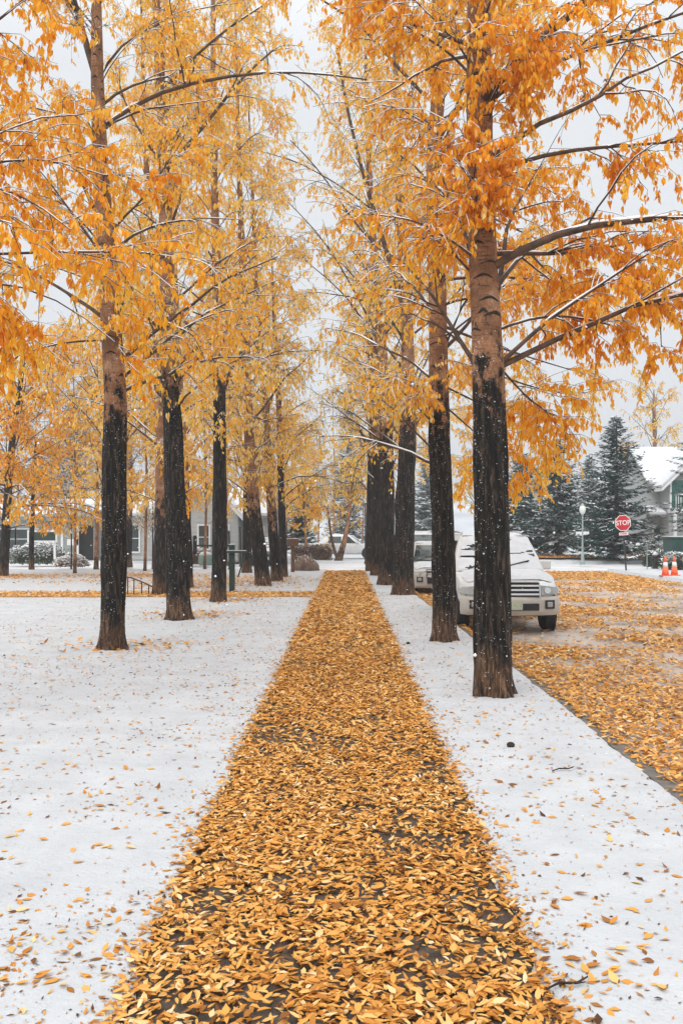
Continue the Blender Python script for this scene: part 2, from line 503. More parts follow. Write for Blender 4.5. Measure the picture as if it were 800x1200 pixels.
BASEZ = 0.02
def tree(name, label, Y, px, wid, H, zb=3.4, crown0=2.8, n1=26, m2=7, m3=4, m4=10, Lmax=2.6, el=(36, 72), azb=None,
         near=0, leafL=0.085, tone=0.5, tsp=0.16, limbs=(), cat='tree', group=None, seed=1, scars=0, droop=0.5, leaves=True, snow=1.0, simple=True, lmin=0.5, gap=0.28, top_frac=1.0, limb_r=1.0):
    r = np.random.default_rng(seed)
    x0, y0 = px[0]
    bx = gx(x0, Y)
    root = empty(name, (bx, Y, BASEZ), label, cat, group)
    s = Y/F
    zs = np.array([(y0-p[1])*s for p in px]); xs = np.array([(p[0]-x0)*s for p in px])
    # continue the trunk above the frame
    zt = [zs[-1] + (H-zs[-1])*q for q in (.35, .7, 1)] if H > zs[-1] + .5 else []
    sl_ = (xs[-1]-xs[-2])/max(zs[-1]-zs[-2], .1)*.5
    zs = np.append(zs, zt); xs = np.append(xs, [xs[len(px)-1] + (z_-zs[len(px)-1])*sl_ for z_ in zt])
    H = zs[-1]
    ys = np.interp(zs, np.linspace(0, H, 6), np.concatenate([[0, 0], r.normal(0, .10, 4)]))
    wz = np.array([(y0-a)*s for a, _ in wid]); wr = np.array([b*s/2*.93 for _, b in wid])
    if wz[-1] < H-.3: wz = np.append(wz, H); wr = np.append(wr, 0.015)
    rows = int(H/(0.075 if near else 0.28)); ns = 44 if near else 12
    if Y > 40: m3 = max(3, m3-1); m2 = max(6, m2-1)
    z = np.linspace(-0.08, H, rows)
    cx = np.interp(z, zs, xs); cy = np.interp(z, zs, ys)
    for _ in range(8):
        cx[1:-1] = cx[1:-1]*.4+(cx[:-2]+cx[2:])*.3; cy[1:-1] = cy[1:-1]*.4+(cy[:-2]+cy[2:])*.3
    tr = np.interp(z, wz, wr)
    TP = np.stack([cx, cy, z], 1)
    th = np.arange(ns)*2*np.pi/ns
    tt, zz = np.meshgrid(th, z); rr = np.repeat(tr[:, None], ns, 1)
    flare = 1 + (0.14+0.16*np.cos(tt*4+seed)+0.1*np.cos(tt*7+1+seed))*np.exp(-np.maximum(zz, 0)/0.11)
    q = np.stack([np.cos(tt).ravel()*3.2, np.sin(tt).ravel()*3.2, zz.ravel()*.55], 1)
    furrow = np.abs(fbm(q*np.array([2.2, 2.2, 1.5]), 3, seed)-.5)*2
    lump = fbm(q*np.array([.5, .5, 1.2]), 2, seed+9)-.5
    relr = (zz.ravel()-zb)
    low = np.clip(.5-relr*1.2, 0, 1)
    disp = (furrow-.25)*(0.12*low + 0.006) + lump*0.10*(.5+.5*low)
    fade = np.clip((rr.ravel())/0.1, 0.1, 1)
    rad = rr.ravel()*flare.ravel()*(1+disp*2.2*fade)
    V = np.stack([np.repeat(cx, ns)+rad*np.cos(tt.ravel()), np.repeat(cy, ns)+rad*np.sin(tt.ravel()), zz.ravel()], 1)
    idx = np.arange(rows*ns).reshape(rows, ns); nx_ = np.roll(idx, -1, 1)
    Fq = np.stack([idx[:-1], nx_[:-1], nx_[1:], idx[1:]], -1).reshape(-1, 4)
    trunk = ob('trunk', np_mesh('trunk', V, Fq, {'rel': relr, 'hz': zz.ravel()}, [M_bark], smooth=True), root)
    def on_trunk(zq):
        return np.stack([np.interp(zq, z, cx), np.interp(zq, z, cy), zq], 1)
    # --- primary limbs
    k1 = 9
    u = (np.arange(n1)+r.random(n1))/n1
    zl = crown0 + (H*top_frac-.3-crown0)*u
    S = on_trunk(zl)
    az = r.permutation(n1)*2*np.pi/n1*1.0 + r.normal(0, .35, n1)
    rel_h = (zl-crown0)/max(H-crown0, 1)
    Lp = np.maximum(Lmax*np.clip(1.12-np.abs(rel_h-.35)**2.2*1.75, .25, 1.05)*r.uniform(.65, 1.15, n1), lmin)
    if azb is not None:
        a0, amt = azb
        Lp *= 1 + amt*np.cos(az-R(a0))
    if Y < 30: Lp *= 1-(.72 if near else .5)*np.maximum(0, -np.sin(az))
    e0 = np.radians(r.uniform(*el, n1)) + rel_h*.3
    P1 = grow(S, az, e0, Lp, k1, droop, .11, r)
    R1 = np.interp(zl, z, tr)
    R1 = limb_r*np.clip(R1*.22, .008, .036)*np.clip(Lp/Lmax, .5, 1.1)
    Rr1 = R1[:, None]*np.linspace(1, .22, k1)[None]
    for pts, ra, rb in limbs:
        W_ = [((p[0]-x0)*s, p[2] if len(p) > 2 else 0.0, (y0-p[1])*s) for p in pts]
        P1 = np.concatenate([P1, resample(W_, k1)[None]]); Rr1 = np.concatenate([Rr1, np.linspace(ra*.85, rb*.75, k1)[None]])
    N1 = len(P1); id1 = np.arange(N1); L1 = lens(P1)
    # --- secondaries
    t = r.uniform(.30, 1.0, N1*m2); i2 = np.repeat(id1, m2)
    S2, D2 = sample(P1[i2], t)
    a2 = np.arctan2(D2[:, 1], D2[:, 0]) + r.choice([-1, 1], len(i2))*r.uniform(.35, 1.25, len(i2))
    e2 = np.arcsin(np.clip(D2[:, 2], -1, 1))*.75 + r.normal(.06, .35, len(i2))
    L2 = np.clip(L1[i2]*r.uniform(.2, .42, len(i2))*(1.15-t*.55), .25, 1.5)
    k2 = 6 if near else (4 if Y < 26 else 3)
    P2 = grow(S2, a2, e2, L2, k2, droop*1.1, .16, r)
    r2 = np.clip(Rr1[i2, np.clip((t*(k1-1)).astype(int), 0, k1-1)]*.5, .004, .014)
    Rr2 = r2[:, None]*np.linspace(1, .4, k2)[None]
    # --- twigs
    t = r.uniform(.15, 1.0, len(i2)*m3); i3s = np.repeat(np.arange(len(i2)), m3)
    S3, D3 = sample(P2[i3s], t)
    a3 = np.arctan2(D3[:, 1], D3[:, 0]) + r.choice([-1, 1], len(i3s))*r.uniform(.2, 1.2, len(i3s))
    e3 = np.arcsin(np.clip(D3[:, 2], -1, 1))*.5 + r.normal(-.05, .4, len(i3s))
    L3 = r.uniform(.22, .6, len(i3s))
    k3 = 3 if Y < 26 else 2
    P3 = grow(S3, a3, e3, L3, k3, droop*1.3, .2, r)
    tw = .0033 if near else max(.0038, .00030*Y*.55)
    Rr3 = np.full((len(i3s), 1), tw)*np.linspace(1, .5, k3)[None]
    def seen(Pw, mg):
        W_ = Pw + np.array([bx, Y, BASEZ]); yy_ = np.maximum(W_[:, 1], .6)
        u_ = W_[:, 0]/yy_*F+VX; v_ = VY-(W_[:, 2]-CH)/yy_*F
        return (u_ > -mg) & (u_ < 800+mg) & (v_ > -mg) & (W_[:, 1] > .8)
    # the unseen far side and top of the crown keeps only a third of its twigs
    kt = seen(P3[:, 0], 240) | (r.random(len(P3)) < .33)
    P3 = P3[kt]; Rr3 = Rr3[kt]; i3s = i3s[kt]
    id3 = i2[i3s]
    def geo(sel1, sel2, sel3):
        V_, F_ = join([tubes(P1[sel1], Rr1[sel1], 6 if near else 4), tubes(P2[sel2], Rr2[sel2], 4 if near else 3), tubes(P3[sel3], Rr3[sel3], 3)])
        th_ = np.concatenate([np.repeat(np.clip(Rr1[sel1]/.035, 0, 1).ravel(), 6 if near else 4), np.zeros(P2[sel2].shape[0]*k2*(4 if near else 3)), np.zeros(P3[sel3].shape[0]*k3*3)])
        return np_mesh('limb', V_, F_, {'thick': th_}, [M_limb], smooth=True)
    if near:
        for j in range(N1):
            ob('limb', geo(id1 == j, i2 == j, id3 == j), root)
    else:
        ob('branches', geo(slice(None), slice(None), slice(None)), root)
    # --- snow lying on them
    if snow:
        hf = slice(None) if near or snow > 1.4 else (r.random(len(P2)) < .4)
        parts = [snow_tubes(P1, Rr1, 5 if near else 3, r, snow), snow_tubes(P2[hf], Rr2[hf], 4 if near else 3, r, snow*.9, .75)]
        if near or snow > 1.4 or Y < 32: parts.append(snow_tubes(P3, Rr3*(1 if near else .8), 3, r, snow*(.75 if near or snow > 1.4 else 1.1), .6))
        V_, F_ = join(parts)
        ob('snow_cover', np_mesh('snow_cover', V_, F_, None, [M_snowcap], smooth=True), root)
    # --- leaves
    if leaves:
        m4 = int(m4*(2.1 if Y < 14 else 1.35))
        t = r.uniform(.1, 1, len(i3s)*m4); i4 = np.repeat(np.arange(len(i3s)), m4)
        Pl, Dl = sample(P3[i4], t)
        # clumps: some twigs full, some bare
        full = np.clip(vn(P3[:, 0]*1.3+seed*7.7, seed)*2.1-.18, .2, 1)
        wx = Pl[:, 0]+bx
        keep = r.random(len(i4)) < full[i4]*np.where(np.abs(wx+.15) < 1.35, gap+.5*np.clip((Pl[:, 2]-5)/5, 0, 1), 1)
        keep &= seen(Pl, 160) | (r.random(len(i4)) < .2)
        Pl = Pl[keep]; n = len(Pl)
        Pl = Pl + np.stack([r.normal(0, .012, n), r.normal(0, .012, n), -r.uniform(.0, .03, n)], 1)
        D = np.stack([r.normal(0, .32, n), r.normal(0, .32, n), -np.ones(n)], 1)
        a = r.uniform(0, 2*np.pi, n)
        Nn = np.stack([np.cos(a), np.sin(a), r.normal(0, .25, n)], 1)
        LL = leafL*r.uniform(.65, 1.2, n)
        tn = tone + r.normal(0, tsp, n) + (vn(Pl*.9+3.3, seed+3)-.5)*.35
        tn = np.where(r.random(n) < (.05 if Y < 10 else .13), r.uniform(.9, 1.0, n), tn + (.04 if Y < 10 else .10))
        LW = LL*r.uniform(.36, .52, n)
        npick = near if near > 1 else 0
        fo = r.uniform(.05, .4, n); cu = r.uniform(-.12, .3, n)
        pick = np.zeros(n, bool)
        if npick:
            # the leaves that show largest: inside the frame and closest to the camera
            W_ = Pl + np.array([bx, Y, BASEZ])
            u_ = W_[:, 0]/W_[:, 1]*F+VX; v_ = VY-(W_[:, 2]-CH)/W_[:, 1]*F
            ok = (u_ > 4) & (u_ < 796) & (v_ > 4) & (v_ < 1196)
            order = np.argsort(np.where(ok, W_[:, 1], 1e9))[:npick*2]
            pick[order[r.random(len(order)) < .5][:npick]] = True
        q_ = ~pick
        crown = ob('crown', leaf_mesh('crown', Pl[q_], D[q_], Nn[q_], LL[q_], LW[q_], tn[q_], M_leaf, fold=fo[q_], curl=cu[q_], simple=simple), root, kind='stuff')
        for j in np.nonzero(pick)[0]:
            d = Vector(D[j]).normalized(); nrm = Vector(Nn[j]); sd_ = nrm.cross(d).normalized(); nn = d.cross(sd_)
            mt = Matrix((d, sd_, nn)).transposed().to_4x4()
            o = ob('leaf', LEAFSET[int(r.integers(10))], crown)
            o.matrix_local = Matrix.Translation(Vector(Pl[j])) @ mt @ Matrix.Scale(float(LL[j]), 4)
    # --- scars and snow specks on near trunks
    if scars:
        for j in range(scars):
            zq = zb + .3 + (min(H, zs[len(px)-1])-zb-.5)*(j+r.random())/scars
            a = r.uniform(-math.pi*.95, -.05); c_ = on_trunk(np.array([zq]))[0]; ra = float(np.interp(zq, z, tr))
            wv = ra*r.uniform(.25, .95); hv = r.uniform(.010, .034)
            V_ = []; F_ = []
            nseg = 8
            for q_ in range(nseg+1):
                f_ = q_/nseg*2-1; aa = a + f_*wv/ra
                hh = hv*(1-f_*f_)**.7+.002; zc = zq - .035*abs(f_)**1.3
                for dz_, ro in ((-hh*.6, 0.998), (hh*.15, 1.05), (hh*.6, 0.998)):
                    V_.append((c_[0]+ra*ro*math.cos(aa), c_[1]+ra*ro*math.sin(aa), zc+dz_))
                if q_:
                    b_ = q_*3
                    F_ += [(b_-3, b_, b_+1, b_-2), (b_-2, b_+1, b_+2, b_-1)]
            mb = MB().add(V_, F_)
            mb.build('branch_scar', M_scar, trunk, smooth=True)
    if near:
        ns_ = 700
        zq = r.uniform(.1, min(zb+.3, H), ns_); a = r.uniform(-math.pi, 0, ns_)
        ra = np.interp(zq, z, tr)*1.0
        C = np.stack([np.interp(zq, z, cx)+ra*np.cos(a)*1.01, np.interp(zq, z, cy)+ra*np.sin(a)*1.01, zq], 1)
        flakes(C, r.uniform(.0015, .003, ns_)*(1+2.2*r.random(ns_)**4), 'snow_specks', root, r)
    return root

def flakes(C, rad, name, parent, r, **kw):
    n = len(C)
    O = np.array([[1, 0, 0], [-1, 0, 0], [0, 1, 0], [0, -1, 0], [0, 0, 1], [0, 0, -1]], float)
    sc_ = rad[:, None, None]*r.uniform(.7, 1.3, (n, 1, 3))
    V = C[:, None]+O[None]*sc_
    fi = np.array([[0, 2, 4], [2, 1, 4], [1, 3, 4], [3, 0, 4], [2, 0, 5], [1, 2, 5], [3, 1, 5], [0, 3, 5]])
    Fc = (np.arange(n)[:, None, None]*6+fi[None]).reshape(-1, 3)
    return ob(name, np_mesh(name, V.reshape(-1, 3), Fc, None, [M_snowcap], smooth=True), parent, kind='stuff', **kw)

# ================================================================== SETTING
KY = np.array([-6, 5, 9, 16, 24, 38.2]); KX = np.array([2.12, 2.12, 2.12, 2.03, 1.87, 1.62])
PL, PR = -0.80, 0.74
def kerb_x(y): return np.interp(y, KY, KX)

def sheet(name, xs0, xs1, ys, nx, zf, mat, kind='structure', pw=1.0, edge=(1, 1)):
    """grid sheet between x = xs0(y) and xs1(y); zf(x,y,u) gives the height"""
    u = np.linspace(0, 1, nx)**pw
    X = xs0[:, None]*(1-u)[None]+xs1[:, None]*u[None]
    Yg = np.repeat(ys[:, None], nx, 1)
    Z = zf(X.ravel(), Yg.ravel(), np.tile(u, len(ys)))
    V = np.stack([X.ravel(), Yg.ravel(), Z], 1)
    idx = np.arange(len(ys)*nx).reshape(len(ys), nx)
    Fq = np.stack([idx[:-1, :-1], idx[:-1, 1:], idx[1:, 1:], idx[1:, :-1]], -1).reshape(-1, 4)
    return ob(name, np_mesh(name, V, Fq, None, [mat], smooth=True), None, kind=kind)

big = 230
ob('ground', np_mesh('ground', np.array([(-big, -30, -.2), (big, -30, -.2), (big, big, -.2), (-big, big, -.2)]), np.array([[0, 1, 2, 3]]), None, [M_snow]), kind='structure')
def P2(x, y, s=1.0): return np.stack([x*s, y*s, np.zeros_like(x)], 1)
# path
ys = np.linspace(-2, 38.4, 60)
sheet('path', np.full(60, PL-.12), np.full(60, PR+.12), ys, 5, lambda x, y, u: 0*x, M_path)
# snow lawn left of the path: thin snow with a ragged lip at the path's edge
ys = np.concatenate([np.arange(-2, 12, .05), np.arange(12, 40.4, .18)])
def lip(y, seed): return (vn(np.stack([y*9, 0*y, 0*y], 1), seed)-.5)*.05+(vn(np.stack([y*2.1, 0*y, 0*y], 1), seed+1)-.5)*.05+(vn(np.stack([y*31, 0*y, 0*y], 1), seed+5)-.5)*.03
LX = PL+lip(ys, 3)
def snow_h(x, y, u, seed=0):
    return .022+.030*(fbm(P2(x, y, .6), 3, seed)-.5)+.016*(fbm(P2(x, y, 5), 2, seed+4)-.5)
def left_z(x, y, u):
    d = np.abs(x-np.interp(y, ys, LX))
    h = snow_h(x, y, u)*np.clip(d/.05, 0, 1)**.5 + .004
    h += .018*np.clip(.5-np.abs(d-.4), 0, 1)*(vn(P2(x, y, 6), 8)-.3)
    dip = np.clip(1-np.abs(y-24.4)/1.6, 0, 1)
    h = np.where(x < -.9, h - .036*np.minimum(1, dip*3), h)
    return np.where(y > ys[-1]-.01, -.16, h)
sheet('snow_lawn', LX, np.full(len(ys), -60.), ys, 64, left_z, M_snow, pw=3.0)
# snow verge between path and kerb
ysr = ys[ys < 38.3]
RX = PR+lip(ysr, 13); KXX = kerb_x(ysr)-.02+lip(ysr, 23)*.6
def right_z(x, y, u):
    a = np.abs(x-np.interp(y, ysr, RX)); b = np.abs(np.interp(y, ysr, KXX)-x)
    return snow_h(x, y, u, 5)*np.clip(np.minimum(a, b)/.05, 0, 1)**.5+.006
sheet('snow_verge', RX, KXX, ysr, 44, right_z, M_snow)
# road, street, far kerb corner
ys2 = np.linspace(-6, 41, 60)
sheet('road', kerb_x(ys2)+.02, np.full(60, 11.8), ys2, 30, lambda x, y, u: -.12+.012*(fbm(P2(x, y, .5), 2, 3)-.5), M_road)
def corner_z(x, y, u): return -.16*(u < .001)+.03+.05*(fbm(P2(x, y, .4), 3, 31)-.5)
sheet('snow_corner', np.full(50, 11.78), np.full(50, 70.), np.linspace(4, 40.6, 50), 60, corner_z, M_snow, pw=2)
sheet('cross_street', np.full(20, -90.), np.full(20, 90.), np.linspace(40.45, 50.5, 20), 120, lambda x, y, u: -.105+.02*(fbm(P2(x, y, .7), 3, 41)-.5), M_slush)
sheet('far_lawn', np.full(60, -120.), np.full(60, 120.), np.concatenate([[50.3, 50.45], np.linspace(51, 130, 58)]), 120, lambda x, y, u: np.where(y < 50.35, -.18, .03+.25*(fbm(P2(x, y, .15), 3, 51)-.4)*np.clip((y-50)/6, 0, 1)+(y-50)*.004), M_snow)
# leafy cross path on the lawn and bare leafy ground under the far spruces
def strip(name, poly_y0, poly_y1, x0, x1, z, mat, seed):
    xs = np.linspace(x0, x1, 120)
    V = []
    for x in xs:
        j = (vn(np.array([[x*1.7, 0, 0]]), seed)[0]-.5)*.7; j2 = (vn(np.array([[x*1.3, 5, 0]]), seed)[0]-.5)*.7
        V += [(x, poly_y0(x)+j, z), (x, poly_y1(x)+j2, z)]
    Fc = [(2*i, 2*i+2, 2*i+3, 2*i+1) for i in range(119)]
    return ob(name, np_mesh(name, np.array(V), np.array(Fc), None, [mat]), kind='structure')
strip('cross_path', lambda x: 23.2, lambda x: 25.4, -40, -.9, .0, M_soil, 61)
strip('leafy_bed', lambda x: 52.0, lambda x: 58.0, 9.5, 21, .18, M_soil, 62)
# kerb stones along the road
kerb = ob('kerb', None, kind='structure')
y = -2.0
while y < 38:
    y1 = min(y+1.8, 38.2)
    a0, a1 = float(kerb_x(y)), float(kerb_x(y1-.012))
    MB().add([(a0-.02, y, -.25), (a0+.16, y, -.25), (a1+.16, y1-.012, -.25), (a1-.02, y1-.012, -.25),
              (a0-.02, y, .004), (a0+.14, y, -.002), (a1+.14, y1-.012, -.002), (a1-.02, y1-.012, .004)],
             [(3, 2, 1, 0), (4, 5, 6, 7), (0, 1, 5, 4), (1, 2, 6, 5), (2, 3, 7, 6), (3, 0, 4, 7)]).build('kerb_stone', M_kerb, kerb, bevel=.012)
    y = y1
# hills far behind
hx = np.linspace(-500, 500, 90)
def hill_z(x, y, u):
    return -2+np.clip((y-125)/90, 0, 1)**1.2*(7+12*fbm(P2(x, y, .012), 4, 71))
sheet('hills', np.full(40, -225.), np.full(40, 225.), np.linspace(120, 225, 40), 120, hill_z, M_hill)

# ------------------------------------------------------------------ leaf litter
def litter(name, X, Yv, Z, size, tone, simple=False, tilt=.38, kind='stuff', seed=1, label=None, cat=None, mat=None):
    r = np.random.default_rng(seed); n = len(X)
    a = r.uniform(0, 2*np.pi, n)
    D = np.stack([np.cos(a), np.sin(a), r.normal(0, tilt*.55, n)], 1)
    N = np.stack([r.normal(0, tilt, n), r.normal(0, tilt, n), np.ones(n)], 1)
    L = size*r.uniform(.6, 1.25, n); W = L*r.uniform(.28, .52, n)
    P = np.stack([X, Yv, Z], 1) - D*L[:, None]*.5
    P[:, 2] = np.maximum(P[:, 2], Z-.01)
    o = ob(name, leaf_mesh(name, P, D, N, L, W, tone, mat or M_litter, fold=r.uniform(-.1, .35, n), curl=r.uniform(-.12, .3, n), simple=simple), kind=kind)
    if label: o['label'] = label
    if cat: o['category'] = cat
    return o
def scatter(n, x0, x1, y0, y1, r): return r.uniform(x0, x1, n), r.uniform(y0, y1, n)
r = np.random.default_rng(11)
Xs, Ys, Zs, Ss = [], [], [], []
for (ya, yb, dens, sz) in ((2.2, 7, 3000, .052), (7, 13, 2100, .060), (13, 24, 750, .10), (24, 38.3, 330, .15)):
    n = int((yb-ya)*(PR-PL)*dens); x, y = scatter(n, PL-.05, PR+.05, ya, yb, r)
    hole = fbm(P2(x, y, 3.1), 3, 5)+.25*(vn(P2(x, y, 9), 6)-.5)
    edge_ = np.minimum(x-PL, PR-x)
    k = r.random(n) < np.clip((hole-.27-.03*np.clip((6-y)/3, 0, 1))*6.5, .38, 1)*np.clip(.75+edge_*5, 0, 1)
    x, y = x[k], y[k]
    Xs.append(x); Ys.append(y); Zs.append(.006+r.random(len(x))**1.5*.030*(1+.5*(sz > .09))); Ss.append(np.full(len(x), sz))
X = np.concatenate(Xs); Yv = np.concatenate(Ys); Z = np.concatenate(Zs); S_ = np.concatenate(Ss)
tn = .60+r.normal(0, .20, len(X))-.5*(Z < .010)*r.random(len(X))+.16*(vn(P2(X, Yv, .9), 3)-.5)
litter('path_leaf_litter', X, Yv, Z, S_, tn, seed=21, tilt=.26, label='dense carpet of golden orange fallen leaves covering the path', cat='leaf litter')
# spilled over the path edges onto the snow, and thin scatter on the snow
Xs, Ys, Zs = [], [], []
for side in (0, 1):
    n = 5200; y = 2.2+36*r.random(n)**1.6
    d = np.abs(r.normal(0, .075, n))+.0
    x = np.where(side == 0, PL-d+.03, PR+d-.03)
    Xs.append(x); Ys.append(y); Zs.append(.03+.01*r.random(n))
n = 30000; y = 2.8+22*r.random(n)**1.25; x = PL-.1-r.random(n)*(.42*y+1)
k = (r.random(n) < np.clip((fbm(P2(x, y, .55), 3, 8)-.33)*4, .08, 1)); Xs.append(x[k]); Ys.append(y[k]); Zs.append(np.full(k.sum(), .036))
n = 4200; y = 2.8+22*r.random(n)**1.1; x = PR+.05+r.random(n)*(kerb_x(y)-PR-.1)
Xs.append(x); Ys.append(y); Zs.append(np.full(n, .036))
X = np.concatenate(Xs); Yv = np.concatenate(Ys); Z = np.concatenate(Zs)
k = X < kerb_x(Yv)-.03; X, Yv, Z = X[k], Yv[k], Z[k]
Z = np.where(X < 0, left_z(X, Yv, 0*X), right_z(X, Yv, 0*X))+.004
Z = np.where((X > PL-.02) & (X < PR+.02), .02, Z)
sz = .052*(.22+r.random(len(X))**2.2); tn = .42+r.normal(0, .22, len(X)); tn = np.where((r.random(len(X)) < .30) & (sz < .03), .02, tn)
litter('snow_leaf_scatter', X, Yv, Z, sz, tn, seed=22, simple=True, tilt=.25, label='thin scatter of small amber leaves lying on the snow', cat='leaf litter')
# road litter
Xs, Ys, Zs, Ss = [], [], [], []
for (ya, yb, dens, sz) in ((4, 12, 820, .08), (12, 20, 420, .105), (20, 40.5, 330, .12)):
    xm = min(11.6, .39*yb+1.2); n = int((yb-ya)*(xm-2.1)*dens)
    x, y = scatter(n, 2.15, xm, ya, yb, r); x = np.maximum(x, kerb_x(y)+.1)
    de = fbm(P2(x, y, .55), 3, 15)+.30*(vn(P2(x, y, 3.5), 16)-.5)
    gut = np.clip(1-(x-kerb_x(y))/.9, 0, 1)
    far_r = np.clip((x-.30*y-.2)/1.2, 0, 1)
    k = (r.random(n) < np.clip((de-.40+.35*gut+.05*np.clip((y-16)/8, 0, 1))*4-.5*far_r, .05, 1)) & (x < .40*y+1.3)
    x, y = x[k], y[k]
    Xs.append(x); Ys.append(y); Zs.append(-.108+r.random(len(x))**1.5*.035); Ss.append(np.full(len(x), sz))
X = np.concatenate(Xs); Yv = np.concatenate(Ys); Z = np.concatenate(Zs); S_ = np.concatenate(Ss)
tn = .62+r.normal(0, .24, len(X))
litter('road_leaf_litter', X, Yv, Z, S_, tn, seed=23, simple=True, label='golden brown leaves and slush strewn over the wet road', cat='leaf litter')
# leaves on the kerb, on the cross path and in drifts under the lawn trees
n = 9000; y = 3+24*r.random(n)**.9; x = kerb_x(y)+.05+r.normal(.05, .05, n)
k = r.random(n) < .28; 
litter('kerb_leaf_litter', x[k], y[k], np.where(x[k] < kerb_x(y[k])+.13, .012, -.08), .07, .5+r.normal(0, .2, k.sum()), seed=24, simple=True, label='amber leaves caught along the concrete kerb and gutter', cat='leaf litter')
n = 4800; x, y = scatter(n, -13, PL, 23.2, 25.4, r)
litter('cross_path_leaf_litter', x, y, np.full(n, .016), .12, .72+r.normal(0, .2, n), seed=25, simple=True, label='trodden tan leaves covering the cross path on the lawn', cat='leaf litter')
Xs, Ys = [], []
for (cx_, cy_, sx_, sy_, n) in ((-12.6, 33.5, 1.6, 1.1, 1500), (-7.8, 34, 1.2, 1.0, 1100), (-5, 27.5, 1.1, 1.0, 700), (-3.6, 30.5, 1.3, 2.2, 1500), (-7.5, 30, 2.5, 1.0, 600), (-3.1, 18, .5, .6, 260), (-3.0, 22, .6, .6, 260), (-3.2, 13.2, .6, .5, 160)):
    Xs.append(r.normal(cx_, sx_, n)); Ys.append(r.normal(cy_, sy_, n))
X = np.concatenate(Xs); Yv = np.concatenate(Ys); k = X < PL-.1; X, Yv = X[k], Yv[k]
litter('lawn_leaf_drift', X, Yv, np.full(len(X), .045), .11, .55+r.normal(0, .2, len(X)), seed=26, simple=True, label='drifts of tan leaves on the lawn below the park trees', cat='leaf litter')
n = 2200; x, y = scatter(n, 10, 20.5, 51.8, 57.5, r)
litter('bed_leaf_litter', x, y, np.full(n, .21), .2, .42+r.normal(0, .15, n), seed=27, simple=True, label='brown leaves on the bare ground below the spruces', cat='leaf litter')

# the fallen leaves one can pick apart in the foreground
def fallen(n, xf, y0, y1, z, label, group, size, seed, power=2.2):
    r = np.random.default_rng(seed)
    for i in range(n):
        y = y0+(y1-y0)*r.random()**power; x = xf(y, r)
        if z is None:
            q = np.array([x]); yq = np.array([y]); zg = float((left_z if x < 0 else right_z)(q, yq, 0*q)[0])+.004
        else: zg = z+r.uniform(0, .01)
        o = ob('fallen_leaf', LITTERSET[int(r.integers(12))], None, (x, y, zg), (r.normal(0, .14), r.normal(0, .10), r.uniform(0, 6.28)), label, 'leaf', group)
        s = size*r.uniform(.75, 1.25); o.scale = (s, s, s)
fallen(90, lambda y, r: PL-.12-r.random()*(.36*y-.55), 3.3, 9, None, 'single amber leaf lying on the snow beside the park lawn side of the path', 'single leaves on the lawn snow', .062, 1)
fallen(70, lambda y, r: PR+.1+r.random()*(min(.37*y, 2.0)-PR-.1), 3.3, 8.5, None, 'single amber leaf lying on the snow verge between path and kerb', 'single leaves on the verge snow', .062, 2)
fallen(140, lambda y, r: PL+.08+r.random()*(PR-PL-.16), 2.95, 5.6, .034, 'curled golden leaf lying on top of the leaf carpet on the path', 'top leaves of the path carpet', .058, 3)

# ================================================================== TREES
NEAR = dict(simple=False, leafL=.078)
TREES = []
TREES.append(tree('tree', 'big park tree beside the road kerb with heavy limbs over the road', 9.2,
     [(578,817),(575,600),(572,430),(566,300),(563,180),(563,0)], [(817,48),(700,45),(560,42),(430,38),(250,34),(100,32),(0,29)], 10.5,
     zb=3.35, crown0=2.9, n1=36, m2=9, m3=6, m4=13, Lmax=2.8, el=(26, 64), azb=(30, .35), near=220, tone=.40, scars=26, seed=11,
     limbs=[([(566,118,0),(600,85,-.25),(650,50,-.4),(690,25,-.5),(713,4,-.6),(740,-60,-.7)], .062, .03),
            ([(690,25,-.5),(740,10,-.7),(790,13,-.9),(850,22,-1.0)], .028, .012),
            ([(572,318,0),(600,300,-.2),(640,289,-.35),(690,276,-.45),(750,283,-.5),(830,272,-.6),(900,262,-.7)], .052, .022),
            ([(566,208,0),(610,192,-.1),(680,180,-.1),(760,176,-.1),(850,168,-.1)], .030, .012),
            ([(574,300,0),(610,287,.3),(660,284,.5),(720,270,.7),(800,248,.9)], .034, .015),
            ([(575,392,0),(620,372,.1),(660,364,.2),(720,372,.3),(770,392,.3)], .020, .008),
            ([(575,420,0),(610,440,.5),(650,465,.9),(700,480,1.2)], .018, .006),
            ([(575,430,0),(600,455,1.2),(630,490,2.2),(655,525,3.0)], .018, .006),
            ([(564,60,0),(520,30,.2),(480,10,.3),(430,-20,.4)], .03, .012)], **NEAR))
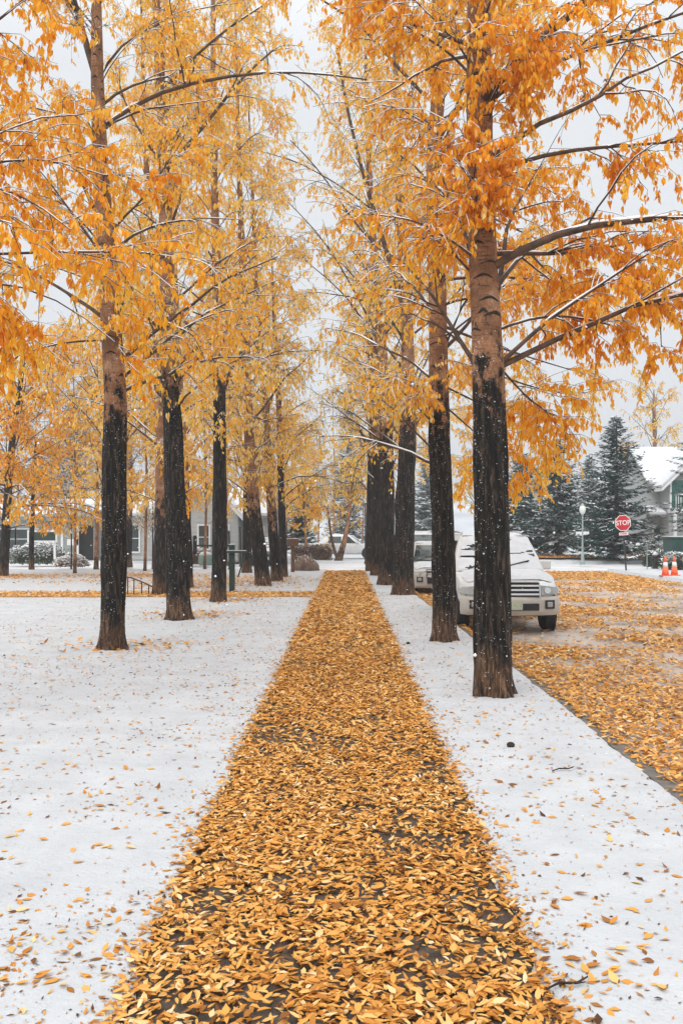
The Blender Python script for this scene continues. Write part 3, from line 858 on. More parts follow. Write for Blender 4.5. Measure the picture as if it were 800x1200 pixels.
TREES.append(tree('tree', 'park tree in front of the bumper of the snow covered white off-roader', 13.7,
     [(520,753),(518,600),(514,470),(512,330),(508,180),(515,100),(513,0)], [(753,30),(690,29),(600,27),(470,25),(350,22),(180,19),(0,14)], 13,
     zb=3.7, crown0=2.6, n1=46, m2=9, m3=6, m4=12, Lmax=3.3, el=(18, 60), azb=(10, .42), near=2, tone=.52, scars=26, seed=12,
     limbs=[([(512,75,0),(545,50,0),(575,25,.1),(620,-20,.2)], .035, .015),
            ([(510,255,0),(540,222,0),(575,205,.2),(620,190,.3),(680,185,.4)], .036, .014),
            ([(496,112,0),(460,70,.1),(425,25,.1),(390,0,.2),(340,-30,.2)], .035, .015),
            ([(512,420,0),(560,425,.4),(620,440,.8),(690,455,1.2),(740,440,1.4)], .024, .008),
            ([(513,450,0),(560,470,.2),(610,490,.5),(650,520,.7)], .02, .006),
            ([(511,300,0),(570,290,.5),(650,300,1.0),(740,330,1.4)], .03, .009),([(510,330,0),(570,330,-.3),(650,340,-.4),(720,370,-.4)], .03, .009),([(511,380,0),(570,385,.9),(640,395,1.6),(730,410,2.2)], .03, .009),([(509,200,0),(570,230,.8),(640,240,1.4),(720,260,2.0)], .03, .009),
            ([(513,470,0),(560,500,.6),(600,530,1.0),(630,555,1.2)], .02, .006)], **NEAR))
TREES.append(tree('tree', 'forked dark trunk beside the silver car, one stem leaning over the path', 23.8,
     [(472,698),(474,600),(478,500),(478,400),(466,200),(463,60)], [(698,26),(600,24),(500,20),(400,16),(200,11),(60,8)], 19,
     zb=4.6, crown0=3.2, n1=56, m2=8, m3=4, m4=10, Lmax=3.3, el=(35, 72), tone=.60, seed=13, leafL=.105, near=1, scars=0,
     limbs=[([(478,380,0),(455,300,0),(430,225,0),(405,130,-.1),(395,60,-.1)], .10, .04),
            ([(470,360,0),(500,320,0),(520,250,0)], .06, .02), ([(452,300,0),(420,270,0),(375,200,0),(340,165,0)], .04, .015),
            ([(440,250,0),(400,215,.2),(340,180,.3),(290,170,.3)], .03, .01)]))
TREES.append(tree('tree', 'dark trunk between the forked tree and the end of the tree row by the road', 28.3,
     [(453,686),(454,560),(450,440),(440,330),(432,200)], [(686,21),(600,19),(450,15),(330,10),(200,7)], 19.5,
     zb=5, crown0=3.2, n1=54, m2=8, m3=4, m4=9, Lmax=3.3, el=(35, 72), tone=.62, seed=14, leafL=.12,
     limbs=[([(450,440,0),(430,380,0),(400,340,0),(350,300,0)], .05, .015), ([(445,400,0),(420,350,0),(380,280,0),(335,235,0)], .045, .015)]))
TREES.append(tree('tree', 'second last roadside tree of the row before the cross street', 34.3,
     [(441,675),(442,560),(440,460),(436,330)], [(675,16),(560,14),(460,11),(330,8)], 13, zb=5, crown0=3.2, n1=34, m2=8, m3=4, m4=8, Lmax=3.0, tone=.62, seed=15, leafL=.135))
TREES.append(tree('tree', 'last roadside tree of the row at the cross street corner', 38.2,
     [(433,669),(435,560),(437,460),(430,360)], [(669,12),(560,11),(460,9),(360,6)], 12, zb=5, crown0=3.0, n1=32, m2=8, m3=4, m4=8, Lmax=2.8, tone=.62, seed=16, leafL=.14))
# left row
TREES.append(tree('tree', 'near park tree whose amber branches overhang the lawn, its trunk out of sight', 7.6,
     [(-175,860),(-178,600),(-180,300),(-185,0)], [(860,56),(600,48),(300,40),(0,32)], 9.5,
     zb=3.4, crown0=3.9, n1=34, m2=9, m3=5, m4=12, Lmax=2.5, el=(22, 58), azb=(40, .30), limb_r=.55, near=260, tone=.34, seed=17, droop=.45,
     limbs=[([(-178,330,0),(-110,230,.1),(-40,200,.2),(20,215,.3),(70,260,.3)], .022, .006),
            ([(-178,420,0),(-90,340,-.1),(-10,325,-.1),(12,350,-.1),(8,385,-.1)], .018, .006),
            ([(-178,400,0),(-100,310,.5),(-20,300,.9),(45,325,1.2),(85,365,1.4)], .018, .005),
            ([(-180,190,0),(-100,90,.1),(-20,20,.2),(40,-30,.2)], .026, .01),
            ([(-180,280,0),(-90,170,.6),(0,120,1.1),(75,135,1.4)], .022, .006),
            ([(-180,360,0),(-90,280,-.4),(-10,275,-.6),(50,300,-.7)], .018, .005)], **NEAR))
TREES.append(tree('tree', 'tall park tree with a straight two tone trunk, a snow lump at its foot', 12.84,
     [(132,762),(134,600),(136,460),(128,330),(120,200),(116,100),(113,0)], [(762,31),(700,30),(560,29),(470,28),(380,25),(200,20),(100,16),(0,12)], 12.5,
     zb=3.55, crown0=3.4, n1=36, m2=8, m3=5, m4=10, Lmax=2.6, el=(34, 68), near=160, tone=.45, scars=26, seed=18,
     limbs=[([(117,105,0),(103,60,0),(88,5,0),(70,-60,0)], .07, .04),
            ([(122,150,0),(160,120,-.1),(220,103,-.1),(290,90,-.1),(360,84,0),(430,95,0)], .04, .012),
            ([(126,300,0),(90,250,.1),(50,230,.1),(0,240,.1)], .02, .008),
            ([(130,400,0),(90,410,-.5),(40,430,-.8),(0,470,-1.0)], .02, .007)], **NEAR))
TREES.append(tree('tree', 'second tree of the lawn row, a V of limbs high on its trunk', 17.16,
     [(210,727),(206,600),(202,480),(197,350),(192,200),(187,100),(183,0)], [(727,29),(660,27),(560,24),(440,21),(300,18),(100,13),(0,11)], 15.5,
     zb=4.7, crown0=3.4, n1=44, m2=8, m3=5, m4=9, Lmax=2.7, el=(38, 72), near=2, tone=.54, scars=26, seed=19, simple=True, leafL=.098,
     limbs=[([(195,202,0),(225,165,0),(255,130,0),(282,92,0),(320,60,0)], .055, .02), ([(193,200,0),(170,165,0),(150,130,0),(135,90,0)], .04, .015),
            ([(188,110,0),(225,70,0),(265,35,0),(320,0,0)], .04, .015), ([(198,280,0),(170,250,0),(140,240,0)], .03, .012),
            ([(203,440,0),(230,400,.2),(270,385,.4)], .025, .008)]))
TREES.append(tree('tree', 'third tree of the lawn row, a little mound of leaves and snow at its foot', 21.5,
     [(256,706),(258,560),(257,450),(255,340),(250,200),(249,80)], [(706,21),(640,19),(560,18),(450,15),(340,12),(200,9),(80,7)], 18.5,
     zb=5.4, crown0=3.4, n1=56, m2=8, m3=4, m4=9, Lmax=2.7, el=(38, 72), tone=.58, seed=20, leafL=.11,
     limbs=[([(256,345,0),(280,320,0),(300,300,0)], .03, .01)]))
TREES.append(tree('tree', 'leaning park tree on the lawn behind the dark green post', 27.9,
     [(309,687),(297,590),(291,500),(288,400),(283,300)], [(687,20),(590,16),(500,13),(400,11),(300,8)], 19,
     zb=2.5, crown0=2.1, n1=54, m2=8, m3=4, m4=8, Lmax=2.7, tone=.62, seed=21, leafL=.125))
TREES.append(tree('tree', 'slim leaning trunk of a close pair on the lawn, nearer the dark green post', 30.2,
     [(325,682),(318,600),(312,480),(303,380)], [(682,15),(600,12),(480,9),(380,7)], 17, zb=2.2, crown0=2.1, n1=42, m2=8, m3=4, m4=8, Lmax=2.7, tone=.62, seed=22, leafL=.13))
TREES.append(tree('tree', 'slim upright trunk of a close pair on the lawn, nearer the boulder', 33.0,
     [(332,677),(330,600),(327,480),(322,400)], [(677,11),(600,9),(480,7),(400,6)], 12, zb=4.5, crown0=2.1, n1=30, m2=8, m3=4, m4=8, Lmax=2.7, tone=.63, seed=23, leafL=.135))
TREES.append(tree('tree', 'park tree on the lawn standing at the low end of the black handrail', 24.1,
     [(187,697),(190,560),(184,420),(178,300),(172,200)], [(697,18),(600,16),(470,13),(300,9),(200,7)], 17, zb=2.4, crown0=2.1, n1=48, m2=8, m3=4, m4=9, Lmax=2.8, tone=.58, seed=24, leafL=.115))
TREES.append(tree('tree', 'slender park tree partly hidden behind the second trunk of the lawn row', 26.6,
     [(221,690),(219,600),(214,500),(208,400)], [(690,12),(600,11),(500,9),(400,7)], 15, zb=2.6, crown0=2.1, n1=40, m2=8, m3=4, m4=9, Lmax=2.7, tone=.6, seed=25, leafL=.12))
TREES.append(tree('tree', 'park tree beyond the leaning trunks, its foot on the lawn by the street', 36.4,
     [(289,672),(290,600),(291,520),(289,430)], [(672,12),(600,11),(520,9),(430,6)], 12, zb=4, crown0=2.1, n1=30, m2=8, m3=4, m4=8, Lmax=3.0, tone=.6, seed=26, leafL=.14))
TREES.append(tree('tree', 'broad amber maple in a ring of fallen leaves far out on the lawn', 33.7,
     [(4,676),(8,590),(14,510),(26,440),(30,400)], [(676,13),(590,10),(510,8),(440,6),(400,4)], 9.2, zb=9, crown0=1.6, n1=50, m2=9, m3=4, m4=9, Lmax=3.8, tone=.40, seed=27, leafL=.13, el=(5, 50)))
TREES.append(tree('tree', 'smaller amber tree beside the snow topped hedge of the sage house', 39.7,
     [(37,668),(38,620),(40,580),(42,540)], [(668,7),(620,6),(580,5),(540,4)], 6.2, zb=9, crown0=1.9, n1=26, m2=7, m3=4, m4=8, Lmax=2.0, tone=.45, seed=28, leafL=.14))
# filling crowns of park trees farther left and back
TREES.append(tree('tree', 'yellow park tree on the lawn behind the foremost tall tree', 31,
     [(128,674),(130,560),(126,430)], [(674,12),(560,10),(430,7)], 11, zb=2.5, crown0=2.1, n1=34, m2=8, m3=4, m4=9, Lmax=3.2, tone=.60, seed=29, leafL=.135))
TREES.append(tree('tree', 'tall yellow park tree between the sage house and the pale house', 44,
     [(150,663),(152,560),(150,430)], [(663,10),(560,8),(430,6)], 13, zb=2.5, crown0=2.4, n1=42, m2=8, m3=4, m4=8, Lmax=3.6, tone=.66, seed=30, leafL=.17))
TREES.append(tree('tree', 'tall yellow tree beside the gable of the pale house', 46,
     [(262,662),(263,560),(262,430)], [(662,10),(560,8),(430,6)], 14, zb=2.5, crown0=3.0, n1=42, m2=8, m3=4, m4=8, Lmax=3.6, tone=.68, seed=31, leafL=.17))
TREES.append(tree('tree', 'low orange tree with two trunks in a V across the street', 51.5,
     [(396,656),(402,640),(407,620),(410,590)], [(656,10),(620,5),(590,4)], 5.3, zb=.8, crown0=1.6, n1=22, m2=8, m3=4, m4=9, Lmax=1.9, tone=.50, seed=32, leafL=.16,
     limbs=[([(396,656,0),(390,640,0),(386,615,0),(382,580,0)], .12, .03)]))
TREES.append(tree('tree', 'small orange tree growing beside the brown hedge across the street', 50.6,
     [(359,658),(359,640),(357,610),(356,585)], [(658,4),(620,3),(585,3)], 4.4, zb=.8, crown0=1.5, n1=20, m2=8, m3=4, m4=9, Lmax=1.7, tone=.55, seed=33, leafL=.16))
TREES.append(tree('tree', 'thinning yellow tree rising behind the roof of the two storey house', 74,
     [(768,648),(767,560),(766,470)], [(648,8),(560,6),(470,4)], 13.5, zb=1, crown0=6, n1=30, m2=7, m3=4, m4=5, Lmax=3.4, tone=.62, seed=34, leafL=.22))
TREES.append(tree('tree', 'tall amber tree across the street behind the last roadside trees', 57,
     [(468,653),(470,560),(468,450)], [(653,9),(560,8),(450,6)], 13, zb=2.5, crown0=3.2, n1=34, m2=8, m3=4, m4=8, Lmax=3.6, tone=.62, seed=35, leafL=.2))
TREES.append(tree('tree', 'amber tree across the street behind the parked white off-roader', 60,
     [(560,652),(560,560),(560,450)], [(652,9),(560,8),(450,6)], 11, zb=2.5, crown0=2.6, n1=34, m2=8, m3=4, m4=8, Lmax=3.4, tone=.62, seed=36, leafL=.2))
for (x_, Y_, H_, lab, sd_) in ((88, 36, 8.5, 'golden park tree growing near the low mounded snowy shrub', 41), (170, 38, 9.5, 'golden park tree growing before the pale house, behind the handrail', 42), (240, 41, 9.0, 'golden park tree growing before the pale house gable, near the green bin', 43),
        (330, 45, 7.5, 'golden park tree growing beyond the close pair of slim trunks', 44), (372, 63, 7.0, 'hazy amber tree far across the street behind the brown hedge', 46), (424, 67, 8.5, 'hazy amber tree far across the street behind the thin dark pole', 47), (346, 72, 9.0, 'hazy amber tree far across the street behind the blue green spruce', 48)):
    yb_ = VY+CH*F/Y_
    TREES.append(tree('tree', lab, Y_, [(x_, yb_), (x_+2, yb_-H_*.4*F/Y_), (x_-1, yb_-H_*.8*F/Y_)], [(yb_, .15*F/Y_), (yb_-H_*.8*F/Y_, .05*F/Y_)], H_, zb=-3, crown0=1.75, n1=36, m2=8, m3=4, m4=9, Lmax=2.9, tone=.62, seed=sd_, leafL=.14))
# frosted bare trees
for i, (x, Y, H, lab) in enumerate(((113, 39.7, 9, 'dark slim trunk of a bare frosted tree near the mounded snowy shrub'), (68, 56, 11, 'large frosted bare tree behind the sage house'),
        (100, 60, 10, 'frosted bare tree behind the gap between sage house and pale house'), (390, 78, 13, 'frosted bare tree far across the street behind the V trunked tree'), (335, 74, 11, 'frosted bare tree far behind the pale house corner'),
        (440, 80, 12, 'frosted bare tree far behind the end of the roadside row'), (620, 76, 8, 'frosted bare tree behind the paler spruce'), (20, 62, 10, 'frosted bare tree behind the far end of the sage house'))):
    yb_ = VY+CH*F/Y
    TREES.append(tree('frosted_tree', lab, Y, [(x, yb_), (x+2, yb_-H*.5*F/Y), (x, yb_-H*F/Y*.9)], [(yb_, .24*F/Y), (yb_-H*.9*F/Y, .05*F/Y)], H, zb=.5, crown0=H*.22, n1=30, m2=8, m3=5, Lmax=3.2,
                      leaves=False, snow=3.4 if Y > 50 else 2.2, seed=60+i, cat='tree', el=(15, 60), droop=.4))
for i, (x, Y, lab) in enumerate(((84, 39.7, 'thin staked sapling with pale leaves beside the mounded shrub'), (179, 40.5, 'thin sapling with a few tan leaves in front of the pale house window'))):
    yb_ = VY+CH*F/Y
    TREES.append(tree('sapling', lab, Y, [(x, yb_), (x, yb_-40), (x, yb_-78)], [(yb_, 2.2), (yb_-78, 1)], 3.0, zb=9, crown0=1.5, n1=14, m2=5, m3=3, m4=3, Lmax=1.0, tone=.95, tsp=.08, seed=80+i, leafL=.12, cat='tree', snow=1.6))

# ------------------------------------------------------------------ spruces
def spruce(label, x, Y, H, Rm, seed, snow=.35, clear=.4, base=.02):
    r = np.random.default_rng(seed)
    root = empty('spruce_tree', (x, Y, base), label, 'tree', None)
    n = 18
    zz = np.linspace(0, H, n)
    MB().tube([(0, 0, a) for a in zz], [.16*(1-a/H)+.015 for a in zz], 8).build('trunk', M_limb, root, smooth=True)
    nb = int(H*34)
    z = clear+(H-.15-clear)*(np.arange(nb)+r.random(nb))/nb
    L = np.maximum(Rm*(1-(z-clear)/(H-clear))**.74*r.uniform(.72, 1.12, nb), .12)
    az = r.uniform(0, 2*np.pi, nb); el_ = np.radians(r.uniform(-22, 8, nb))+.55*((z-clear)/(H-clear))**2
    P = grow(np.stack([0*z, 0*z, z], 1), az, el_, L, 7, -.30, .05, r)
    Rr = np.full((nb, 1), .014)*np.linspace(1, .3, 7)[None]
    V_, F_ = tubes(P, Rr, 4); ob('branches', np_mesh('branches', V_, F_, None, [M_limb]), root)
    m = 46 if Y < 53 else 26
    fs = 1.0 if Y < 53 else 1.4
    i = np.repeat(np.arange(nb), m); keep = r.random(len(i)) < np.clip(L[i]/Rm*1.15+.12, 0, 1); i = i[keep]; t = r.random(len(i))**.9
    S, D = sample(P[i], t)
    a = np.arctan2(D[:, 1], D[:, 0])+r.choice([-1, 1], len(i))*r.uniform(.25, 1.15, len(i))
    ll = fs*(.16+.34*(1-t)*L[i]/Rm+.06)*r.uniform(.7, 1.2, len(i))
    Dn = np.stack([np.cos(a), np.sin(a), D[:, 2]*.5+r.normal(-.22, .16, len(i))], 1)
    N = np.stack([r.normal(0, .35, len(i)), r.normal(0, .35, len(i)), np.ones(len(i))], 1)
    ob('foliage', leaf_mesh('foliage', S, Dn, N, ll, ll*.33, .35+r.normal(0, .22, len(i)), M_needle, fold=-.3, curl=-.1, simple=True), root, kind='stuff')
    # snow resting on the sprays: patches of neighbouring sprays carry it
    patch = vn(S*np.array([1.5, 1.5, 2.6])+seed, seed)
    k = (patch+r.normal(0, .05, len(i))) > 1-snow*.8-.06
    S2 = S[k]+np.array([0, 0, .03]); n2 = len(S2)
    V1, F1, kk = leaf_geo(S2, Dn[k]+np.array([0, 0, .05]), N[k]*.4+np.array([0, 0, 1]), ll[k]*.95, ll[k]*.5, fold=-.15, curl=-.05, simple=True)
    ob('snow_load', np_mesh('snow_load', V1, F1, None, [M_snowcap]), root, kind='stuff')
    return root
spruce('big dark green spruce with snow on its boughs behind the stop sign', gx(722, 51), 51, 8.3, 3.3, 201, snow=.34, clear=.35)
spruce('paler snow laden spruce behind the white lamp post', gx(655, 56), 56, 7.6, 3.4, 202, snow=.46, clear=.9)
spruce('snow laden spruce next to the parked white off-roader roof, across the street', gx(612, 60), 60, 7.0, 3.4, 203, snow=.50, clear=.9)
spruce('spruce reaching across the front gable of the two storey house', gx(846, 47), 47, 10.5, 3.6, 204, snow=.36, clear=1.9)
spruce('blue green spruce beyond the brown hedge across the street', gx(352, 66), 66, 5.4, 1.7, 205, snow=.3)
spruce('frosted spruce far behind the sage house', gx(85, 68), 68, 12.5, 3.0, 206, snow=.66)
spruce('frosted spruce far behind the pale house', gx(300, 82), 82, 12, 3.0, 207, snow=.66)
spruce('tall frosted spruce far beyond the end of the path', gx(408, 95), 95, 15, 3.2, 208, snow=.66)
spruce('frosted spruce far beyond the roadside row', gx(500, 90), 90, 10, 3.0, 209, snow=.6)
spruce('frosted spruce far behind the wide gap between the spruces', gx(690, 85), 85, 9, 3.0, 210, snow=.6)
spruce('frosted spruce beside the left end of the sage house', gx(-20, 64), 64, 11, 3.0, 211, snow=.6)

# ------------------------------------------------------------------ shrubs and hedges
def bush(name, label, x, Y, w, d, h, mat, seed, snow=.5, n=5200, box=False, tone=.5, ls=.10, cat='shrub', base=.02):
    r = np.random.default_rng(seed)
    root = empty(name, (x, Y, base), label, cat)
    # twigs
    nt_ = 60
    S = np.stack([r.uniform(-w*.4, w*.4, nt_), r.uniform(-d*.35, d*.35, nt_), np.zeros(nt_)], 1)
    P = grow(S, r.uniform(0, 6.28, nt_), np.radians(r.uniform(55, 88, nt_)), np.full(nt_, h*.85), 5, .3, .12, r)
    V_, F_ = tubes(P, np.full((nt_, 5), .011), 4); ob('stems', np_mesh('stems', V_, F_, {'thick': np.zeros(len(V_))}, [M_limb]), root)
    u = r.uniform(-1, 1, (n, 3)); u[:, 2] = r.random(n)
    if box:
        p = np.stack([u[:, 0]*w/2, u[:, 1]*d/2, u[:, 2]**.8*h], 1)
        top = u[:, 2]
    else:
        q = unit(u)*(r.random(n)**.35)[:, None]
        hh = h*(.75+.5*vn(np.stack([q[:, 0]*w*1.3, q[:, 1]*d*1.3, 0*q[:, 0]], 1)+seed, seed))
        p = np.stack([q[:, 0]*w/2, q[:, 1]*d/2, np.abs(q[:, 2])*hh+.03], 1); top = np.abs(q[:, 2])
    D = np.stack([r.normal(0, 1, n), r.normal(0, 1, n), r.normal(-.2, .6, n)], 1); N = np.stack([r.normal(0, .7, n), r.normal(0, .7, n), np.ones(n)], 1)
    ll = ls*r.uniform(.6, 1.3, n)
    ob('foliage', leaf_mesh('foliage', p, D, N, ll, ll*.55, tone+r.normal(0, .2, n), mat, simple=True), root, kind='stuff')
    k = (top+r.normal(0, .18, n)+.35*(vn(p*3, seed+2)-.5)) > 1-snow
    D2 = D[k]*np.array([1, 1, .25])
    V1, F1, _ = leaf_geo(p[k]+np.array([0, 0, .03]), D2, np.tile([0, 0, 1.], (k.sum(), 1))+r.normal(0, .25, (k.sum(), 3)), ll[k]*1.25, ll[k]*.95, fold=-.15, simple=True)
    ob('snow_load', np_mesh('snow_load', V1, F1, None, [M_snowcap]), root, kind='stuff')
    return root
bush('hedge', 'clipped brown hedge with a snow cap across the street', gx(366, 53), 53.2, 2.3, 1.1, .95, M_brownleaf, 301, snow=.22, box=True, n=6500)
bush('shrub', 'dark green snow topped hedge in front of the sage house', gx(40, 46), 46.5, 3.3, 1.3, 1.15, M_shrub, 302, snow=.55, n=7000)
bush('shrub', 'low mounded shrub heaped with snow beside the staked sapling', gx(84, 43), 43, 1.7, 1.2, .55, M_brownleaf, 303, snow=.85, n=3500)
bush('shrub', 'brown leafed shrub in front of the pale house beside the green bin', gx(230, 46.5), 46.5, 1.3, 1, .8, M_brownleaf, 304, snow=.35, n=2600)
bush('shrub', 'snow laced shrub growing against the dark green waste container', gx(797, 39), 39.3, 1.6, .7, .85, M_shrub, 305, snow=.55, n=3600)
bush('shrub', 'dark rounded shrub behind the fire hydrant', gx(766, 43), 43, 1.2, .9, .95, M_shrub, 306, snow=.2, n=2800)
bush('hedge', 'row of snow covered bushes along the far side of the street by the white car', gx(560, 62), 62, 12, 1.4, 1.2, M_brownleaf, 307, snow=.6, n=9000, box=True, ls=.16)
bush('shrub', 'snowy shrubs below the porch of the two storey house', gx(765, 55), 55, 3.2, 1.2, 1.0, M_shrub, 308, snow=.75, n=4200, base=.1)

# ------------------------------------------------------------------ houses
def window(parent, x, y, z, w_, h_, mat_f=None, bars=1):
    """window on a wall facing -Y"""
    f = MB(); t = .09
    f.box(x-w_/2-t, x-w_/2, y-.06, y+.02, z-t, z+h_+t).box(x+w_/2, x+w_/2+t, y-.06, y+.02, z-t, z+h_+t)
    f.box(x-w_/2, x+w_/2, y-.06, y+.02, z+h_, z+h_+t).box(x-w_/2, x+w_/2, y-.08, y+.02, z-t, z)
    if bars: f.box(x-w_/2, x+w_/2, y-.04, y+.01, z+h_/2-.02, z+h_/2+.02)
    wo = f.build('window', mat_f or M_trim, parent)
    MB().box(x-w_/2, x+w_/2, y-.015, y+.01, z, z+h_).build('pane', M_glass, wo)
    return wo
def boards(parent, x0, x1, y, z0, z1, mat, step=.22):
    """lap siding: each board its own piece"""
    z = z0
    src = None
    while z < z1-.02:
        if src is None:
            src = MB().add([(x0, y-.03, 0), (x1, y-.03, 0), (x1, y-.008, step-.01), (x0, y-.008, step-.01), (x0, y+.02, 0), (x1, y+.02, 0), (x1, y+.02, step-.01), (x0, y+.02, step-.01)],
                           [(0, 1, 2, 3), (4, 7, 6, 5), (0, 4, 5, 1), (3, 2, 6, 7), (0, 3, 7, 4), (1, 5, 6, 2)]).mesh('board', mat)
        ob('board', src, parent, (0, 0, z))
        z += step
# two storey house on the right
Y = 58.0
H2 = empty('house', (24.5, Y, .1), 'two storey grey house with snowy roof, balcony and front gable', 'house')
def hx_(px_, dY=0): return gx(px_, Y+dY)-24.5
zr = gz(526, Y+3.2)-.1; ze = gz(563, Y)-.1
wl = MB().box(hx_(757), 9, .05, 7, 0, ze).build('wall', M_siding, H2)
boards(wl, hx_(757), 9, .05, .1, ze-.1, M_siding, .26)
rf = MB().prism([(-.5, ze-.25), (3.3, zr), (7.5, ze-.25), (7.5, ze-.40), (3.3, zr-.15), (-.5, ze-.40)], 'x', hx_(755), 9.4).build('roof', M_shingle, H2)
MB().prism([(-.52, ze-.245), (3.3, zr+.005), (7.5, ze-.245), (7.5, ze-.10), (3.3, zr+.15), (-.55, ze-.11)], 'x', hx_(755)-.03, 9.43).build('snow_cover', M_snowroof, rf)
MB().prism([(.06, ze-.3), (6.98, ze-.3), (3.3, zr-.2)], 'x', hx_(757)+.02, hx_(757)+.25).build('gable_end', M_siding, H2)
# projecting front gable bay
gl, gr = hx_(783, -1.6), hx_(783, -1.6)+4.6; gm = (gl+gr)/2; gy = -1.6
bay = MB().prism([(gl, 0), (gr, 0), (gr, ze-.2), (gm, zr-.35), (gl, ze-.2)], 'y', gy, .04).build('gable_bay', M_siding, H2)
boards(bay, gl, gr, gy, .1, ze-.3, M_siding, .26)
for s_ in (-1, 1):
    xa = gl-.55 if s_ < 0 else gr+.55
    pts = [(xa, ze-.55), (gm, zr-.12), (gm, zr-.34), (xa+.0, ze-.77)]
    g = MB().prism(pts, 'y', gy-.45, 3.0).build('gable_roof', M_trim, H2)
    MB().prism([(xa-.02, ze-.53), (gm, zr-.10), (gm, zr+.04), (xa-.05, ze-.39)], 'y', gy-.42, 3.2).build('snow_cover', M_snowroof, g)
MB().prism([(gl+.25, ze-.2), (gr-.25, ze-.2), (gm, zr-.55)], 'y', gy-.05, gy-.01).build('gable_shingles', M_shingle, H2)
zd = gz(597, Y-1.6)-.1
dr = MB().box(gl+.15, gl+.95, gy-.06, gy-.002, zd+.1, gz(563, Y-1.6)-.1).build('balcony_door', M_greendoor, H2)
MB().box(gl+.05, gl+.15, gy-.10, gy-.002, zd+.1, gz(561, Y-1.6)).box(gl+.95, gl+1.05, gy-.10, gy-.002, zd+.1, gz(561, Y-1.6)).build('door_frame', M_trim, dr)
window(H2, gl+2.1, gy-.002, zd+.5, 1.0, 1.2)
# balcony with railing on porch roof
bal = MB().box(gl-.1, gr+.1, gy-1.3, gy-.05, zd-.22, zd).build('balcony', M_trim, H2)
MB().box(gl-.1, gr+.1, gy-1.28, gy-1.20, zd+.86, zd+.93).build('handrail', M_trim, bal)
pk = MB().box(-.02, .02, gy-1.26, gy-1.22, zd+.02, zd+.86).mesh('picket', M_trim)
x = gl
while x < gr+.1:
    ob('picket', pk, bal, (x, 0, 0)); x += .15
for x in (gl-.05, gl+1.6, gr+.05):
    MB().box(x-.09, x+.09, gy-1.27, gy-1.09, 0, zd-.22).build('porch_post', M_trim, H2)
pr = MB().prism([(-1.6, zd-.32), (-.05, zd+.15), (-.05, zd), (-1.6, zd-.45)], 'x', hx_(752), gl-.15).build('porch_roof', M_shingle, H2)
MB().prism([(-1.63, zd-.315), (-.06, zd+.155), (-.06, zd+.30), (-1.66, zd-.18)], 'x', hx_(752)-.03, gl-.17).build('snow_cover', M_snowroof, pr)
dr2 = MB().box(hx_(783, 0)-.35, hx_(783, 0)+.1, -.04, .03, .1, 2.2).build('front_door', M_darkplastic, H2)
MB().box(hx_(783)-.47, hx_(783)-.35, -.09, .03, .1, 2.3).box(hx_(783)+.1, hx_(783)+.22, -.09, .03, .1, 2.3).build('door_frame', M_trim, dr2)
window(H2, hx_(770), .03, 1.0, .5, .9)
# pale house on the left
Y = 50.8
H1 = empty('house', (gx(230, Y), Y, .02), 'pale grey house with snowy gable and white trimmed windows behind the park trees', 'house')
def h1(px_): return gx(px_, Y)-gx(230, Y)
za = gz(603, Y); zp = gz(566, Y)
wl = MB().box(h1(143), h1(316), .05, 7, 0, za).build('wall', M_siding, H1)
boards(wl, h1(143), h1(316), .05, .1, za-.05, M_siding, .26)
rf = MB().prism([(-.45, za-.1), (3.5, gz(574, Y+3.5)), (7.5, za-.1), (7.5, za-.25), (-.45, za-.25)], 'x', h1(140), h1(319)).build('roof', M_shingle, H1)
MB().prism([(-.47, za-.095), (3.5, gz(574, Y+3.5)+.005), (7.5, za-.095), (7.5, za+.05), (3.5, gz(574, Y+3.5)+.16), (-.5, za+.05)], 'x', h1(140)-.03, h1(319)+.03).build('snow_cover', M_snowroof, rf)
g0, g1 = h1(212), h1(282); gm = (g0+g1)/2
bay = MB().prism([(g0, 0), (g1, 0), (g1, za), (gm, zp), (g0, za)], 'y', -1.2, .04).build('gable_bay', M_siding, H1)
boards(bay, g0, g1, -1.2, .1, za, M_siding, .26)
for s_ in (-1, 1):
    xa = g0-.4 if s_ < 0 else g1+.4
    g = MB().prism([(xa, za-.3), (gm, zp+.12), (gm, zp-.08), (xa, za-.5)], 'y', -1.55, 3.2).build('gable_roof', M_trim, H1)
    MB().prism([(xa-.02, za-.29), (gm, zp+.13), (gm, zp+.27), (xa-.05, za-.15)], 'y', -1.52, 3.3).build('snow_cover', M_snowroof, g)
window(H1, h1(243), -1.23, .75, .55, 1.25); window(H1, h1(265), -1.23, .75, .55, 1.25); window(H1, h1(158.5), .02, .55, .42, 1.5); window(H1, h1(196), .02, .7, .7, 1.25); window(H1, h1(301), .02, .7, .7, 1.2)
# sage house far left
Y = 52.0
H3 = empty('house', (gx(40, Y), Y, .02), 'sage grey single storey house behind the snow topped hedge', 'house')
def h3(px_): return gx(px_, Y)-gx(40, Y)
za = gz(604, Y)
wl = MB().box(h3(-70), h3(112), .05, 7, 0, za).build('wall', M_siding2, H3)
boards(wl, h3(-70), h3(112), .05, .1, za-.05, M_siding2, .3)
rf = MB().prism([(-.6, za-.1), (3.5, gz(588, Y+3.5)), (7.5, za-.1), (7.5, za-.28), (-.6, za-.28)], 'x', h3(-73), h3(115)).build('roof', M_shingle, H3)
MB().prism([(-.62, za-.095), (3.5, gz(588, Y+3.5)+.005), (7.5, za-.095), (7.5, za+.06), (3.5, gz(588, Y+3.5)+.17), (-.66, za+.06)], 'x', h3(-73)-.03, h3(115)+.03).build('snow_cover', M_snowroof, rf)
window(H3, h3(32), .02, .7, 1.2, 1.1); window(H3, h3(8), .02, .7, 1.0, 1.1)
